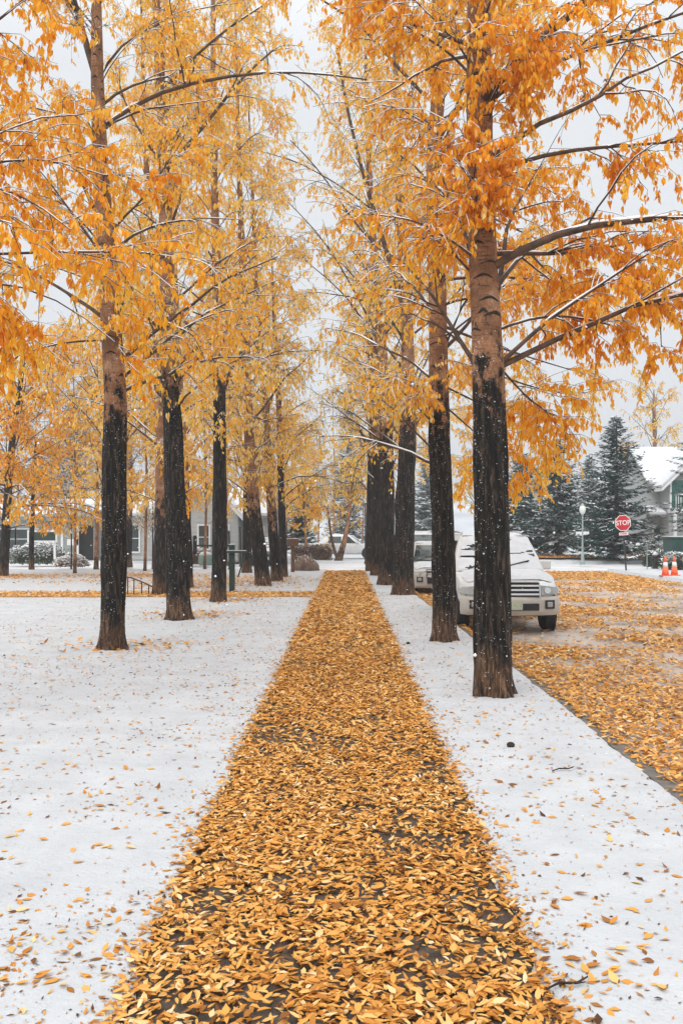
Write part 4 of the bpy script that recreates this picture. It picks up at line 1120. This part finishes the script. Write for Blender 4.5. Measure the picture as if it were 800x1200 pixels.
for a in (66, 76, 94): MB().box(h3(a)-.06, h3(a)+.06, -.5, -.38, 0, za-.29).build('porch_post', M_trim, H3)
MB().box(h3(101)-.42, h3(101)+.42, -.03, .03, .05, 2.05).build('front_door', M_darkplastic, H3)
MB().box(h3(88)-.3, h3(88)+.35, -.5, -.42, .9, 1.25).build('porch_board', M_trim, H3)
# sign board in front of the sage house
Y = 45.0
sg = empty('sign_board', (gx(50, Y), Y, .02), 'white framed green notice board on two posts by the sage house', 'sign')
MB().box(-.75, .75, -.03, .03, 1.15, 1.75).build('frame', M_trim, sg)
MB().box(-.66, .66, -.045, -.031, 1.24, 1.66).build('panel', M_greenpost, sg)
for s_ in (-1, 1): MB().box(s_*.6-.05, s_*.6+.05, .032, .11, 0, 1.7).build('post', M_trim, sg)

# ------------------------------------------------------------------ cars
def loft(stations, prof):
    """closed shell of cross sections; prof(hw,zb,zs,zt) -> half profile from bottom centre to top centre"""
    V, n = [], None
    for (y, hw, zb, zs, zt) in stations:
        h = prof(hw, zb, zs, zt); ring = [(x, y, z) for x, z in h] + [(-x, y, z) for x, z in h[::-1][1:-1]]
        n = len(ring); V += ring
    m = len(stations)
    Fc = [(i*n+k, i*n+(k+1) % n, (i+1)*n+(k+1) % n, (i+1)*n+k) for i in range(m-1) for k in range(n)]
    Fc += [tuple(range(n))[::-1], tuple(range((m-1)*n, m*n))]
    return V, Fc
def body_prof(hw, zb, zs, zt):
    return [(0, zb), (hw*.8, zb), (hw*.95, zb+.05), (hw, zb+.22), (hw, zs-.12), (hw*.975, zs), (hw*.90, zs+(zt-zs)*.75), (hw*.72, zt), (0, zt+.012)]
def car(label, x, y, rotz, L, Wd, H, paint, clad, suv, seed, snow=True, glass_clear=False, group=None, z=-.11):
    c = empty('parked_car', (x, y, z), label, 'car', group, (0, 0, rotz))
    hw = Wd/2; cl = .33 if suv else .19; hood = .98 if suv else .80; belt = 1.06 if suv else .90
    hl = 1.25 if suv else 1.15; bt = .33 if suv else .46
    st = [(0.03, hw*.74, cl+.24, hood-.17, hood-.11), (.10, hw*.88, cl+.12, hood-.12, hood-.05), (.28, hw*.965, cl+.06, hood-.07, hood-.01), (.7, hw, cl+.05, hood, hood+.03),
          (hl, hw, cl+.05, belt-.02, belt), (L*.55, hw, cl+.05, belt, belt+.02), (L-.5, hw, cl+.06, belt+.01, belt+.03), (L-.12, hw*.97, cl+.12, belt, belt+.02), (L, hw*.88, cl+.22, belt-.12, belt-.05)]
    V, Fc = loft(st, body_prof)
    bo = MB().add(V, Fc).build('body', paint, c, bevel=.025, seg=2, smooth=True)
    # greenhouse: rings from belt to roof
    rb = L-.12 if suv else L-.50; yt0 = hl+.78; yt1 = rb-.30 if suv else rb-.62
    def ring(y0, y1, h0, h1, z_):
        return [(-h0, y0, z_), (h0, y0, z_), (h1, y1, z_), (-h1, y1, z_)]
    b0, t0 = hw*.93, hw*.72
    gh = []
    for f, bulge in ((0, 0), (.35, .03), (.7, .03), (.93, .01), (1.0, -.04)):
        h_ = b0+(t0-b0)*f+bulge; z_ = belt+(H-belt)*f
        ya = hl+(yt0-hl)*f+(.06 if f == 1 else 0); yb = rb+(yt1-rb)*f-(.06 if f == 1 else 0)
        gh += [(-h_, ya+.05, z_), (-h_*.6, ya-.03, z_), (0, ya-.06, z_), (h_*.6, ya-.03, z_), (h_, ya+.05, z_), (h_, yb, z_), (0, yb+.04, z_), (-h_, yb, z_)]
    n = 8
    Fc = [(i*n+k, i*n+(k+1) % n, (i+1)*n+(k+1) % n, (i+1)*n+k) for i in range(4) for k in range(n)]+[tuple(range(32, 40))]
    cab = MB().add(gh, Fc).build('cabin', paint, c, bevel=.03, seg=2, smooth=True)
    def lerp3(a, b, t): return tuple(a[i]+(b[i]-a[i])*t for i in range(3))
    def wpt(f, sx):   # windscreen point
        h_ = b0+(t0-b0)*f+.028*(f < .95); return (sx*h_*.90, hl+(yt0-hl)*f-.085+.05*abs(sx)**2, belt+(H-belt)*f)
    V = []; nxs = 7
    for f in (.06, .3, .6, .88):
        for i in range(nxs): V.append(wpt(f, -1+2*i/(nxs-1)))
    Fc = [(j*nxs+i, j*nxs+i+1, (j+1)*nxs+i+1, (j+1)*nxs+i) for j in range(3) for i in range(nxs-1)]
    ws = MB().add(V, Fc).build('windscreen', M_glass, c, smooth=True)
    so_ = ws.modifiers.new('solid', 'SOLIDIFY'); so_.thickness = .012; so_.offset = 0
    for s_ in (-1, 1):
        for (ya, yb) in ((hl+.42, hl+1.25), (hl+1.32, min(hl+2.15, rb-.5))) + (((hl+2.22, rb-.25),) if suv else ()):
            pts = []
            for (yy, f) in ((ya, .08), (yb, .08), (min(yb, yt1-.05), .84), (max(ya, yt0+.08), .84)):
                pts.append((s_*(b0+(t0-b0)*f+.036), yy, belt+(H-belt)*f))
            pin = [(p[0]-s_*.02, p[1], p[2]) for p in pts]
            MB().add(pts+pin, [(0, 1, 2, 3), (7, 6, 5, 4), (0, 4, 5, 1), (1, 5, 6, 2), (2, 6, 7, 3), (3, 7, 4, 0)]).build('side_window', M_glass, c)
        # mirror
        MB().box(s_*(hw+.02)-.11, s_*(hw+.02)+.11, hl+.30, hl+.40, belt+.02, belt+.20).build('mirror', paint, c, bevel=.03)
        # headlamp: wraps round the corner
        zl0, zl1 = hood-.29, hood-.12
        V = []
        for (fx, yy) in ((.57, -.02), (.72, -.012), (.86, .03), (.955, .11), (1.0, .22), (1.008, .34)):
            V += [(s_*hw*fx, yy, zl0+.02*(fx > .9)), (s_*hw*fx*.998, yy+.012, zl1-.03*(fx > .99)), (s_*hw*fx*.9, yy+.15, zl1-.03*(fx > .99)), (s_*hw*fx*.9, yy+.15, zl0)]
        Fc = [(i*4+k, i*4+(k+1) % 4, (i+1)*4+(k+1) % 4, (i+1)*4+k) for i in range(5) for k in range(4)]+[(3, 2, 1, 0), (20, 21, 22, 23)]
        MB().add(V, Fc).build('headlight', M_lens, c, bevel=.008)
        MB().lathe([(.062, -.006), (.05, .0), (.02, .002)], 14, 'y', (s_*hw*.70, -.022, (zl0+zl1)/2)).build('reflector', M_chrome, c)
        MB().box(s_*hw*.74-.055, s_*hw*.74+.055, -.075, -.02, cl+bt*.44, cl+bt*.44+.10).build('fog_lamp', M_lens, c, bevel=.02)
        MB().box(s_*hw*.74-.085, s_*hw*.74+.085, -.062, -.03, cl+bt*.44-.025, cl+bt*.44+.125).build('fog_lamp_bezel', M_darkplastic, c)
        for (yw) in (.86, L-.95):
            rw = .36 if suv else .31; w0 = hw-.22; w1 = hw-.005
            wo = ob('wheel', None, c, (s_*(w0+w1)/2, yw, rw))
            hw_ = (w1-w0)/2
            MB().lathe([(rw*.55, -hw_), (rw*.92, -hw_), (rw, -hw_*.7), (rw, hw_*.7), (rw*.92, hw_), (rw*.55, hw_)], 24, 'x').build('tyre', M_rubber, wo, smooth=False)
            MB().lathe([(rw*.15, s_*hw_*.8), (rw*.5, s_*hw_*.6), (rw*.56, s_*(hw_+.006)), (rw*.56, -s_*hw_*.5)], 20, 'x').build('rim', M_rim, wo)
            MB().lathe([(rw*1.16, -.012), (rw*1.16, .012)], 28, 'x', (s_*(hw-.004), yw, rw+.01)).build('wheel_arch', M_darkplastic, c)
    # bumper with intake
    bp = [(-hw*.97, .32), (-hw*.99, .12), (-hw*.86, -.02), (-hw*.45, -.055), (0, -.065), (hw*.45, -.055), (hw*.86, -.02), (hw*.99, .12), (hw*.97, .32)]
    bi = [(p[0]*.9, p[1]+.14) for p in bp]
    V = []; bt = .33 if suv else .46
    V = []; zz_ = (cl+.0, cl+.07, cl+bt-.05, cl+bt)
    for z_, o in zip(zz_, (.05, .0, .0, .03)):
        V += [(p[0]*(1-o*.3), p[1]+o, z_) for p in bp]
    n = len(bp)
    Fc = [(j*n+i, j*n+i+1, (j+1)*n+i+1, (j+1)*n+i) for j in range(3) for i in range(n-1)]
    V += [(p[0], p[1], cl+bt) for p in bi]+[(p[0], p[1], cl) for p in bi]
    Fc += [(3*n+i, 3*n+i+1, 4*n+i+1, 4*n+i) for i in range(n-1)]+[(5*n+i, 5*n+i+1, i+1, i) for i in range(n-1)]
    bu = MB().add(V, Fc).build('bumper', clad, c, bevel=.01, smooth=True)
    MB().box(-hw*.5, hw*.5, -.125, -.04, cl+bt*.3, cl+bt*.66).build('air_intake', M_darkplastic, bu)
    MB().box(-.15, .15, -.145, -.126, cl+bt*.34, cl+bt*.34+.15).build('licence_plate', M_plate, bu, bevel=.005)
    MB().box(-hw*.86, hw*.86, .12, .3, cl-.03, cl+.06).build('under_tray', M_darkplastic, c)
    # grille
    g = MB().box(-hw*.52, hw*.52, -.06, .06, hood-.31, hood-.07).build('grille', M_darkplastic, c)
    for i in range(4 if suv else 3):
        z_ = hood-.29+i*(.075 if suv else .085)
        MB().box(-hw*.51, hw*.51, -.085, -.03, z_, z_+(.034 if suv else .022)).build('slat', M_chrome, g, bevel=.006)
    for s_ in (-1, 1): MB().box(s_*hw*.5275-hw*.0125, s_*hw*.5275+hw*.0125, -.085, .03, hood-.31, hood-.07).build('grille_frame', M_chrome, g)
    if suv:
        for s_ in (-1, 1): MB().tube([(s_*t0*.92, yt0+.25, H+.05), (s_*t0*.95, (yt0+yt1)/2, H+.07), (s_*t0*.92, yt1-.2, H+.05)], .022, 8).build('roof_rail', M_chrome, c, smooth=True)
    for s_ in (-1, 1): MB().box(s_*hw*.86-.08, s_*hw*.86+.08, L-.03, L+.012, belt-.35, belt-.08).build('tail_lamp', M_red, c, bevel=.02)
    # wiper
    MB().tube([(-.05, hl-.09, belt+.05), (.3, hl+.02, belt+.14), (.62*hw, hl+.08, belt+.20)], .012, 6).tube([(-.62, hl-.07, belt+.05), (-.3, hl+.05, belt+.17), (-.05, hl+.07, belt+.19)], .012, 6).build('wiper', M_darkplastic, c)
    if snow:
        # snow lying on bonnet, windscreen and roof as one soft slab
        r = np.random.default_rng(seed)
        def slab(ylist, hws, zsf, nm, th):
            nx = 17; V = []
            ny = len(ylist)
            for j, yy in enumerate(ylist):
                for i in range(nx):
                    s_ = -1+2*i/(nx-1); xx = s_*hws[j]
                    e_ = min(1-abs(s_), .22)/.22*min(j, ny-1-j, 2)/2
                    q = np.array([[xx*3, yy*3, seed]])
                    zz2 = zsf(yy, s_)+th*(.25+.75*e_**.5)*(.55+.9*float(fbm(q, 3, seed)[0]))-(0.02 if e_ == 0 else 0)
                    V.append((xx, yy, zz2))
            Fc = [(j*nx+i, j*nx+i+1, (j+1)*nx+i+1, (j+1)*nx+i) for j in range(ny-1) for i in range(nx-1)]
            return MB().add(V, Fc).build('snow_cover', M_snowroof, c, smooth=True, label=nm)
        def hoodz(yy, s_):
            return float(np.interp(yy, [.10, .28, .7, hl], [hood-.03, hood, hood+.03, belt]))+.012-.09*max(0, abs(s_)-.72)
        yl = np.linspace(.12, hl-.04, 14); slab(yl, np.interp(yl, [.1, .3, .7, hl], [hw*.80, hw*.88, hw*.90, hw*.90]), hoodz, 'snow lying on the bonnet', .055)
        yl = np.linspace(yt0+.02, yt1-.02, 18); slab(yl, np.full(18, t0*.95), lambda yy, s_: H-.0, 'snow lying on the roof', .045)
        if not glass_clear:
            nx, ny = 46, 40
            fg, sg_ = np.meshgrid(.01+.95*np.arange(ny)/(ny-1), -1+2*np.arange(nx)/(nx-1), indexing='ij')
            thn = .016+.03*fbm(np.stack([sg_.ravel()*4, fg.ravel()*9, np.full(nx*ny, seed+2.)], 1), 3, seed)
            bare = fbm(np.stack([sg_.ravel()*1.6, fg.ravel()*11, np.full(nx*ny, seed*1.)], 1), 3, seed+5) > .645
            V = []
            for q_, (f, s_) in enumerate(zip(fg.ravel(), sg_.ravel())):
                j, i = divmod(q_, nx); p = wpt(f, s_*1.06); th = thn[q_]*(.1 if i in (0, nx-1) or j in (0, ny-1) else 1)
                V.append((p[0], p[1]-th*.6-.006, p[2]+th*.7))
            Fc = [(j*nx+i, j*nx+i+1, (j+1)*nx+i+1, (j+1)*nx+i) for j in range(ny-1) for i in range(nx-1) if not bare[j*nx+i]]
            MB().add(V, Fc).build('snow_cover', M_snowroof, c, smooth=True, label='snow lying on the windscreen')
    # the nose is rounded in plan and leans back towards the bonnet
    for part in [o for o in c.children_recursive if o.type == 'MESH' and o.parent.name.split('.')[0] != 'wheel']:
        for v in part.data.vertices:
            if v.co.y < 1.2:
                k_ = 1-max(v.co.y, 0)/1.2
                v.co.y += (.17*min(abs(v.co.x)/hw, 1.1)**2 + .30*max(0, v.co.z-.62)**1.5*(v.co.y < .5))*k_
            if v.co.y < .45 and v.co.z > hood-.16 and abs(v.co.x) > hw*.6:
                v.co.z -= .05*(abs(v.co.x)/hw-.6)/.4
        part.data.update()
    return c
car('white off-roader with chrome grille and beige bumper, snow on bonnet and windscreen', 2.93, 15.75, 0, 4.6, 1.80, 1.74, M_carwhite, M_carbeige, True, 5)
car('silver car parked behind the off-roader, windscreen clear of snow', 2.75, 25.6, 0, 4.4, 1.72, 1.46, M_carsilver, M_carbeige, False, 6, glass_clear=True)
car('taller snow roofed car with a dark windscreen parked behind the silver car', 2.65, 31.8, 0, 4.6, 1.80, 1.78, M_carwhite, M_carsilver, True, 7, glass_clear=True)
car('white car parked side on across the street behind the V trunked tree', 2.2, 56.0, R(90), 4.4, 1.72, 1.42, M_carwhite, M_carsilver, False, 8, z=.06)
car('dark teal car parked beside the pale house behind the leaning trunks', gx(313, 47), 46.4, R(4), 4.3, 1.72, 1.44, M_cargreen, M_darkplastic, False, 9, z=-.10)
car('small white car parked far off below the spruces', gx(637, 64), 64, R(24), 4.2, 1.7, 1.42, M_carwhite, M_carsilver, False, 10, z=.15)

# ------------------------------------------------------------------ street furniture
def gp(x, y):   # photo pixel of a foot on the ground -> place
    d = F*CH/(y-VY); return gx(x, d), d
# stop sign
X_, Y_ = gp(733, 669)
ss = empty('stop_sign', (X_, Y_, .02), 'red octagonal STOP sign with a small plate below, on a leaning post', 'sign', rot=(0, R(-4), 0))
MB().box(-.03, .03, -.02, .02, 0, 2.25).build('post', M_blackmetal, ss)
def octagon(r_, y0, y1, zc):
    return MB().prism([(r_*math.cos(R(22.5+45*i)), zc+r_*math.sin(R(22.5+45*i))) for i in range(8)], 'y', y0, y1)
zc = 2.06
pl = octagon(.365, -.036, -.022, zc).build('sign_plate', M_white, ss)
octagon(.335, -.041, -.037, zc).build('red_face', M_red, pl)
def text(s, size, mat, parent, loc, name='lettering', sx_=1.0):
    cu = bpy.data.curves.new('t', 'FONT'); cu.body = s; cu.size = size; cu.extrude = .002; cu.align_x = 'CENTER'; cu.align_y = 'CENTER'; cu.offset = .004
    o = bpy.data.objects.new('t', cu); col.objects.link(o)
    dg = bpy.context.evaluated_depsgraph_get(); me = bpy.data.meshes.new_from_object(o.evaluated_get(dg))
    bpy.data.objects.remove(o); me.name = name; me.materials.clear(); me.materials.append(mat)
    t_ = ob(name, me, parent, loc, (R(90), 0, 0)); t_.scale = (sx_, 1, 1); return t_
text('STOP', .285, M_white, pl, (0, -.044, zc), sx_=.92)
p2 = MB().box(-.21, .21, -.036, -.022, zc-.54, zc-.40).build('plate', M_red, ss)
MB().box(-.20, .20, -.039, -.0365, zc-.53, zc-.41).build('plate_face', M_white, p2)
text('4-WAY', .10, M_red, p2, (0, -.042, zc-.47))
# cones
for (px_, py_, lab) in ((779, 676, 'orange traffic cone with a white collar, the one nearer the stop sign'), (789.5, 675.5, 'orange traffic cone with a white collar, the one nearer the waste container')):
    X_, Y_ = gp(px_, py_)
    cn = empty('traffic_cone', (X_, Y_, -.10 if X_ < 11.8 else .03), lab, 'traffic cone', 'traffic cones at the corner')
    MB().box(-.18, .18, -.18, .18, 0, .035).build('base', M_cone, cn, bevel=.01)
    MB().lathe([(.135, .036), (.095, .34)], 20).build('cone_body', M_cone, cn, smooth=True)
    MB().lathe([(.097, .34), (.070, .52)], 20).build('reflective_collar', M_white, cn, smooth=True)
    MB().lathe([(.069, .52), (.035, .72), (.02, .725)], 20).build('cone_tip', M_cone, cn, smooth=True)
# hydrant
X_, Y_ = gp(767, 667)
hy = empty('fire_hydrant', (X_, Y_, .03), 'dark fire hydrant with a cap of snow near the traffic cones', 'hydrant')
MB().lathe([(.16, 0), (.16, .05), (.11, .06), (.11, .50), (.14, .52), (.14, .56), (.12, .60), (.09, .68), (.04, .73)], 18).build('barrel', M_blackmetal, hy, smooth=False)
for a, b in (((-.20, 0), (-.10, 0)), ((.10, 0), (.20, 0))): MB().lathe([(.055, a[0]), (.055, b[0])], 12, 'x', (0, 0, .42)).build('side_outlet', M_blackmetal, hy)
MB().lathe([(.07, -.19), (.07, -.10)], 14, 'y', (0, 0, .36)).build('front_outlet', M_blackmetal, hy)
MB().lathe([(.125, .605), (.11, .66), (.07, .74), (.02, .775)], 16).build('snow_cap', M_snowroof, hy, smooth=True)
MB().tube([(.24, .1, 0), (.24, .1, .95)], .014, 6).build('marker_rod', M_blackmetal, hy)
# thin posts
X_, Y_ = gp(757.5, 668)
MB().tube([(0, 0, 0), (0, 0, .55), (0, 0, 1.1)], [.022, .02, .02], 8).lathe([(.03, 1.1), (.03, 1.14), (.01, 1.16)], 8).build('marker_post', M_palepole, None, (X_, Y_, .03), label='thin grey metal marker post between stop sign and hydrant', cat='post')
X_, Y_ = gp(786, 664)
MB().lathe([(.075, 0), (.075, .05), (.055, .06), (.055, .80), (.065, .81), (.065, .86), (.03, .93)], 12).build('bollard', M_trim, None, (X_, Y_, .03), label='short pale bollard standing between the cones and waste container', cat='bollard')
# waste container
X_, Y_ = gx(781, 40.4), 40.2
wc = empty('waste_container', (X_+1.25, Y_+.3, .03), 'dark green waste container with overhanging lid, snow laced shrub before it', 'container')
MB().prism([(-1.15, .12), (1.15, .12), (1.2, 1.35), (-1.2, 1.35)], 'y', -.6, .6).build('body', M_binGreen, wc, bevel=.02)
MB().box(-1.27, 1.27, -.68, .66, 1.353, 1.43).build('lid', M_binGreen, wc, bevel=.02)
MB().box(-1.24, 1.24, -.64, .62, 1.433, 1.47).build('snow_cover', M_snowroof, wc, bevel=.02)
for x in (-.9, -.3, .3, .9): MB().box(x-.04, x+.04, -.64, -.602, .2, 1.32).build('rib', M_binGreen, wc)
for x in (-.95, .95): MB().lathe([(.08, -.04), (.08, .04)], 12, 'x', (x, -.45, .08)).build('castor', M_rubber, wc)
# lamp post
X_, Y_ = gp(682, 662)
lp = empty('street_lamp', (X_, Y_, .02), 'pale green lamp post with a frosted globe lantern in front of the spruces', 'street lamp')
MB().lathe([(.13, 0), (.13, .12), (.09, .18), (.08, .50), (.055, .56), (.042, 1.2), (.038, 2.5), (.06, 2.52), (.06, 2.57)], 14).build('pole', M_palepole, lp, smooth=False)
MB().lathe([(.06, 2.57), (.14, 2.68), (.17, 2.82), (.13, 2.97), (.06, 3.02)], 14).build('globe', M_glassglobe, lp, smooth=True)
MB().lathe([(.10, 3.02), (.07, 3.08), (.02, 3.14)], 12).build('finial', M_palepole, lp)
MB().box(-.33, .33, -.02, .02, 1.55, 1.68).build('sign_plate', M_trim, lp)
# pole near the path end
X_, Y_ = gp(428, 661)
MB().tube([(0, 0, 0), (0, 0, 1.5), (0, 0, 3.2)], [.045, .04, .035], 8).lathe([(.07, 0), (.07, .12), (.045, .14)], 8).build('signpost', M_blackmetal, None, (X_, Y_, .0), label='thin dark pole at the street beyond the path end', cat='pole')
# handrail by the cross path
yr = F*CH/(697-VY)
hr = empty('handrail', (gx(150, yr), yr, 0), 'black metal handrail sloping down beside the leafy cross path', 'railing')
def hp(x, y): return (gx(x, yr)-gx(150, yr), 0, gz(y, yr))
MB().tube([hp(149, 676.5), hp(154, 677), hp(168, 682.5), hp(180, 688), hp(184, 689)], .018, 8).build('rail', M_blackmetal, hr, smooth=True)
for x, yt in ((157.2, 678.2), (166.3, 682), (174.5, 685.6), (150, 677)): 
    a = hp(x, yt); MB().tube([(a[0], 0, -.02), (a[0], 0, a[2]-.01)], .016, 8).build('post', M_blackmetal, hr)
# green post with crossbars
yg = F*CH/(693.5-VY)
gpst = empty('gate_post', (gx(272, yg), yg, 0), 'dark green post with crossbars and a hanging black weight on the lawn', 'post')
def gq(x, y, dy=0): return (gx(x, yg)-gx(272, yg), dy, gz(y, yg))
h_ = gz(638.5, yg)
MB().box(-.075, .075, -.075, .075, -.05, h_).build('post', M_greenpost, gpst, bevel=.012)
MB().box(gq(261, 0)[0], gq(290, 0)[0], -.13, -.078, gz(648, yg), gz(645.5, yg)).build('lower_crossbar', M_greenpost, gpst, bevel=.006)
MB().box(gq(227, 0)[0], gq(269.8, 0)[0], -.03, .03, gz(640.6, yg), gz(638.4, yg)).build('upper_crossbar', M_greenpost, gpst, bevel=.006)
MB().tube([gq(288, 646, -.10), gq(284.5, 660, -.10), gq(279.5, 676, -.10)], .022, 8).build('hanging_brace', M_greenpost, gpst)
MB().lathe([(.05, gz(649.5, yg)), (.06, gz(648.5, yg)), (.06, gz(629, yg)), (.04, gz(627.5, yg))], 12, 'z', (gq(228.4, 0)[0], 0, 0)).build('black_weight', M_blackmetal, gpst)
MB().box(-.08, .08, -.08, .08, h_+.001, h_+.025).build('snow_cap', M_snowroof, gpst, bevel=.008)
MB().box(gq(262, 0)[0], gq(289, 0)[0], -.128, -.08, gz(645.5, yg)+.001, gz(645.5, yg)+.02).build('snow_cap', M_snowroof, gpst, bevel=.006)
# two thin dark poles behind
for (px_, yb_, yt_, lab) in ((269, 668, 622, 'thin dark pole with snow on top behind the green post'), (282, 664, 617, 'slightly tilted thin dark pole behind the green post crossbar')):
    X_, Y_ = gp(px_, yb_); hh = gz(yt_, Y_)
    MB().tube([(0, 0, 0), (0, 0, hh*.5), (-.03, 0, hh)], [.05, .045, .04], 8).lathe([(.075, 0), (.075, .08), (.05, .1)], 8).build('pole', M_blackmetal, None, (X_, Y_, .0), label=lab, cat='pole')
# green bin
X_, Y_ = gp(241, 663)
gb = empty('green_bin', (X_, Y_, .02), 'pale green rounded bin with snow on its lid near the pale house', 'bin')
MB().lathe([(.30, 0), (.34, .06), (.36, .34), (.33, .50), (.20, .62)], 16).build('body', plain('pale_bin_green', (.16, .24, .21), .5, .1, 4), gb, smooth=True)
MB().lathe([(.335, .51), (.24, .64), (.08, .70)], 16).build('snow_cap', M_snowroof, gb, smooth=True)
# cross-shaped sign
X_, Y_ = gp(343, 671)
ws = empty('wooden_sign', (X_, Y_, 0), 'brown wooden sign box on a post beside the boulder', 'sign')
sY = Y_/F
MB().box(-.075, .075, -.06, .06, -.03, 46*sY).build('post', M_woodsign, ws, bevel=.01)
MB().box(-6.6*sY, 6.6*sY, -.14, -.062, 30.5*sY, 39.5*sY).build('sign_panel', M_woodsign, ws, bevel=.012)
MB().box(-6.6*sY, 6.6*sY, -.15, -.055, 39.5*sY+.002, 39.5*sY+.03).build('snow_cap', M_snowroof, ws, bevel=.01)
# boulder
X_, Y_ = gp(358.5, 669.5)
bm_ = bmesh.new(); bmesh.ops.create_icosphere(bm_, subdivisions=4, radius=1)
for v in bm_.verts:
    p = v.co.copy(); q = np.array([[p.x*1.5, p.y*1.5, p.z*1.5]])
    d = 1+.28*(float(fbm(q, 3, 5)[0])-.5)+.08*(float(fbm(q*4, 2, 9)[0])-.5)
    v.co = Vector((p.x*.56*d, p.y*.46*d, max(p.z, -.25)*.62*d*(1-.18*p.x)))
me = bpy.data.meshes.new('boulder'); bm_.to_mesh(me); bm_.free(); me.materials.append(M_rock); me.polygons.foreach_set('use_smooth', [True]*len(me.polygons))
bd = ob('boulder', me, None, (X_, Y_+.3, .05), None, 'rounded brown boulder with a little snow at the path end', 'boulder')
rr_ = np.random.default_rng(4)
vs_ = np.array([v.co[:] for v in me.vertices]); vs_ = vs_[vs_[:, 2] > .30]
flakes(vs_[rr_.random(len(vs_)) < .35]+np.array([0, 0, .005]), rr_.uniform(.012, .03, 4000)[:int(1e6)][:len(vs_[np.random.default_rng(4).random(len(vs_)) < .35])], 'snow_cover', bd, rr_)

# little things on the snow: bark crumbs and twigs
for (px_, py_, kind_, lab) in ((478, 757, 'c', 'small black clod of soil on the verge snow beside the path'), (598, 879, 'c', 'small dark bark crumb on the verge snow before the big tree'),
                               (660, 908, 't', 'short dark twig with a crumb on the verge snow'), (665, 1166, 't', 'thin brown twig lying on the snow at the leaf carpet edge')):
    X_, Y_ = gp(px_, py_)
    if kind_ == 'c':
        MB().lathe([(.012, -.005), (.028, .0), (.034, .012), (.022, .028), (.008, .033)], 9).build('soil_clod', M_scar, None, (X_, Y_, .03), label=lab, cat='clod')
    else:
        MB().tube([(-.09, 0, .0), (-.03, .01, .010), (.03, -.008, .008), (.09, .012, .014)], [.004, .005, .005, .003], 6).tube([(.03, -.008, .008), (.055, -.03, .02)], [.004, .002], 5).build('twig', M_scar, None, (X_, Y_, .035), (0, 0, .3), label=lab, cat='twig')
# snow heaped at the feet of lawn trees
for (px_, py_, w_, lab) in ((124, 760, .17, 'small lump of snow against the foot of the foremost lawn tree'), (204, 727, .16, 'small lump of snow against the foot of the second lawn tree')):
    X_, Y_ = gp(px_, py_)
    V = []; n1_, n2_ = 18, 7
    for j in range(n2_):
        f = j/(n2_-1)
        for i in range(n1_):
            a = 2*math.pi*i/n1_; q = float(fbm(np.array([[math.cos(a)*2+px_, math.sin(a)*2, f*3]]), 2, 3)[0])
            V.append((math.cos(a)*w_*(1-f)*(.7+.6*q), math.sin(a)*w_*.6*(1-f)*(.7+.6*q), .10*math.sin(f*1.57)*(.7+.6*q)))
    Fc = [(j*n1_+i, j*n1_+(i+1) % n1_, (j+1)*n1_+(i+1) % n1_, (j+1)*n1_+i) for j in range(n2_-1) for i in range(n1_)]
    MB().add(V, Fc).build('snow_lump', M_snowroof, None, (X_, Y_-.04, .02), smooth=True, label=lab, cat='snow lump')

# ------------------------------------------------------------------ falling snow
r = np.random.default_rng(77)
n = 2600
y = 2.5+30*r.random(n)**.8; x = r.uniform(-.5, .5, n)*y*.95; z = r.uniform(.1, 1, n)*(1.7+y*.62)
fl = flakes(np.stack([x, y, z], 1), r.uniform(.0022, .0055, n)*(1+y*.02), 'falling_snow', None, r)
fl['label'] = 'fine snowflakes drifting through the air between the trees'; fl['category'] = 'snowflakes'

# ------------------------------------------------------------------ haze of the falling snow
hm = bpy.data.materials.new('haze'); hm.use_nodes = True
hn = hm.node_tree; hn.nodes.clear()
ho = hn.nodes.new('ShaderNodeOutputMaterial'); pv = hn.nodes.new('ShaderNodeVolumePrincipled')
pv.inputs['Color'].default_value = (.95, .96, .98, 1); pv.inputs['Density'].default_value = 0.0018; pv.inputs['Anisotropy'].default_value = 0.2
hn.links.new(pv.outputs[0], ho.inputs['Volume'])
HAZE = MB().box(-235, 235, -35, 235, -3.3, 34).build('haze', hm, kind='stuff')
HAZE['label'] = 'pale snowy haze filling the air of the whole street'; HAZE['category'] = 'haze'
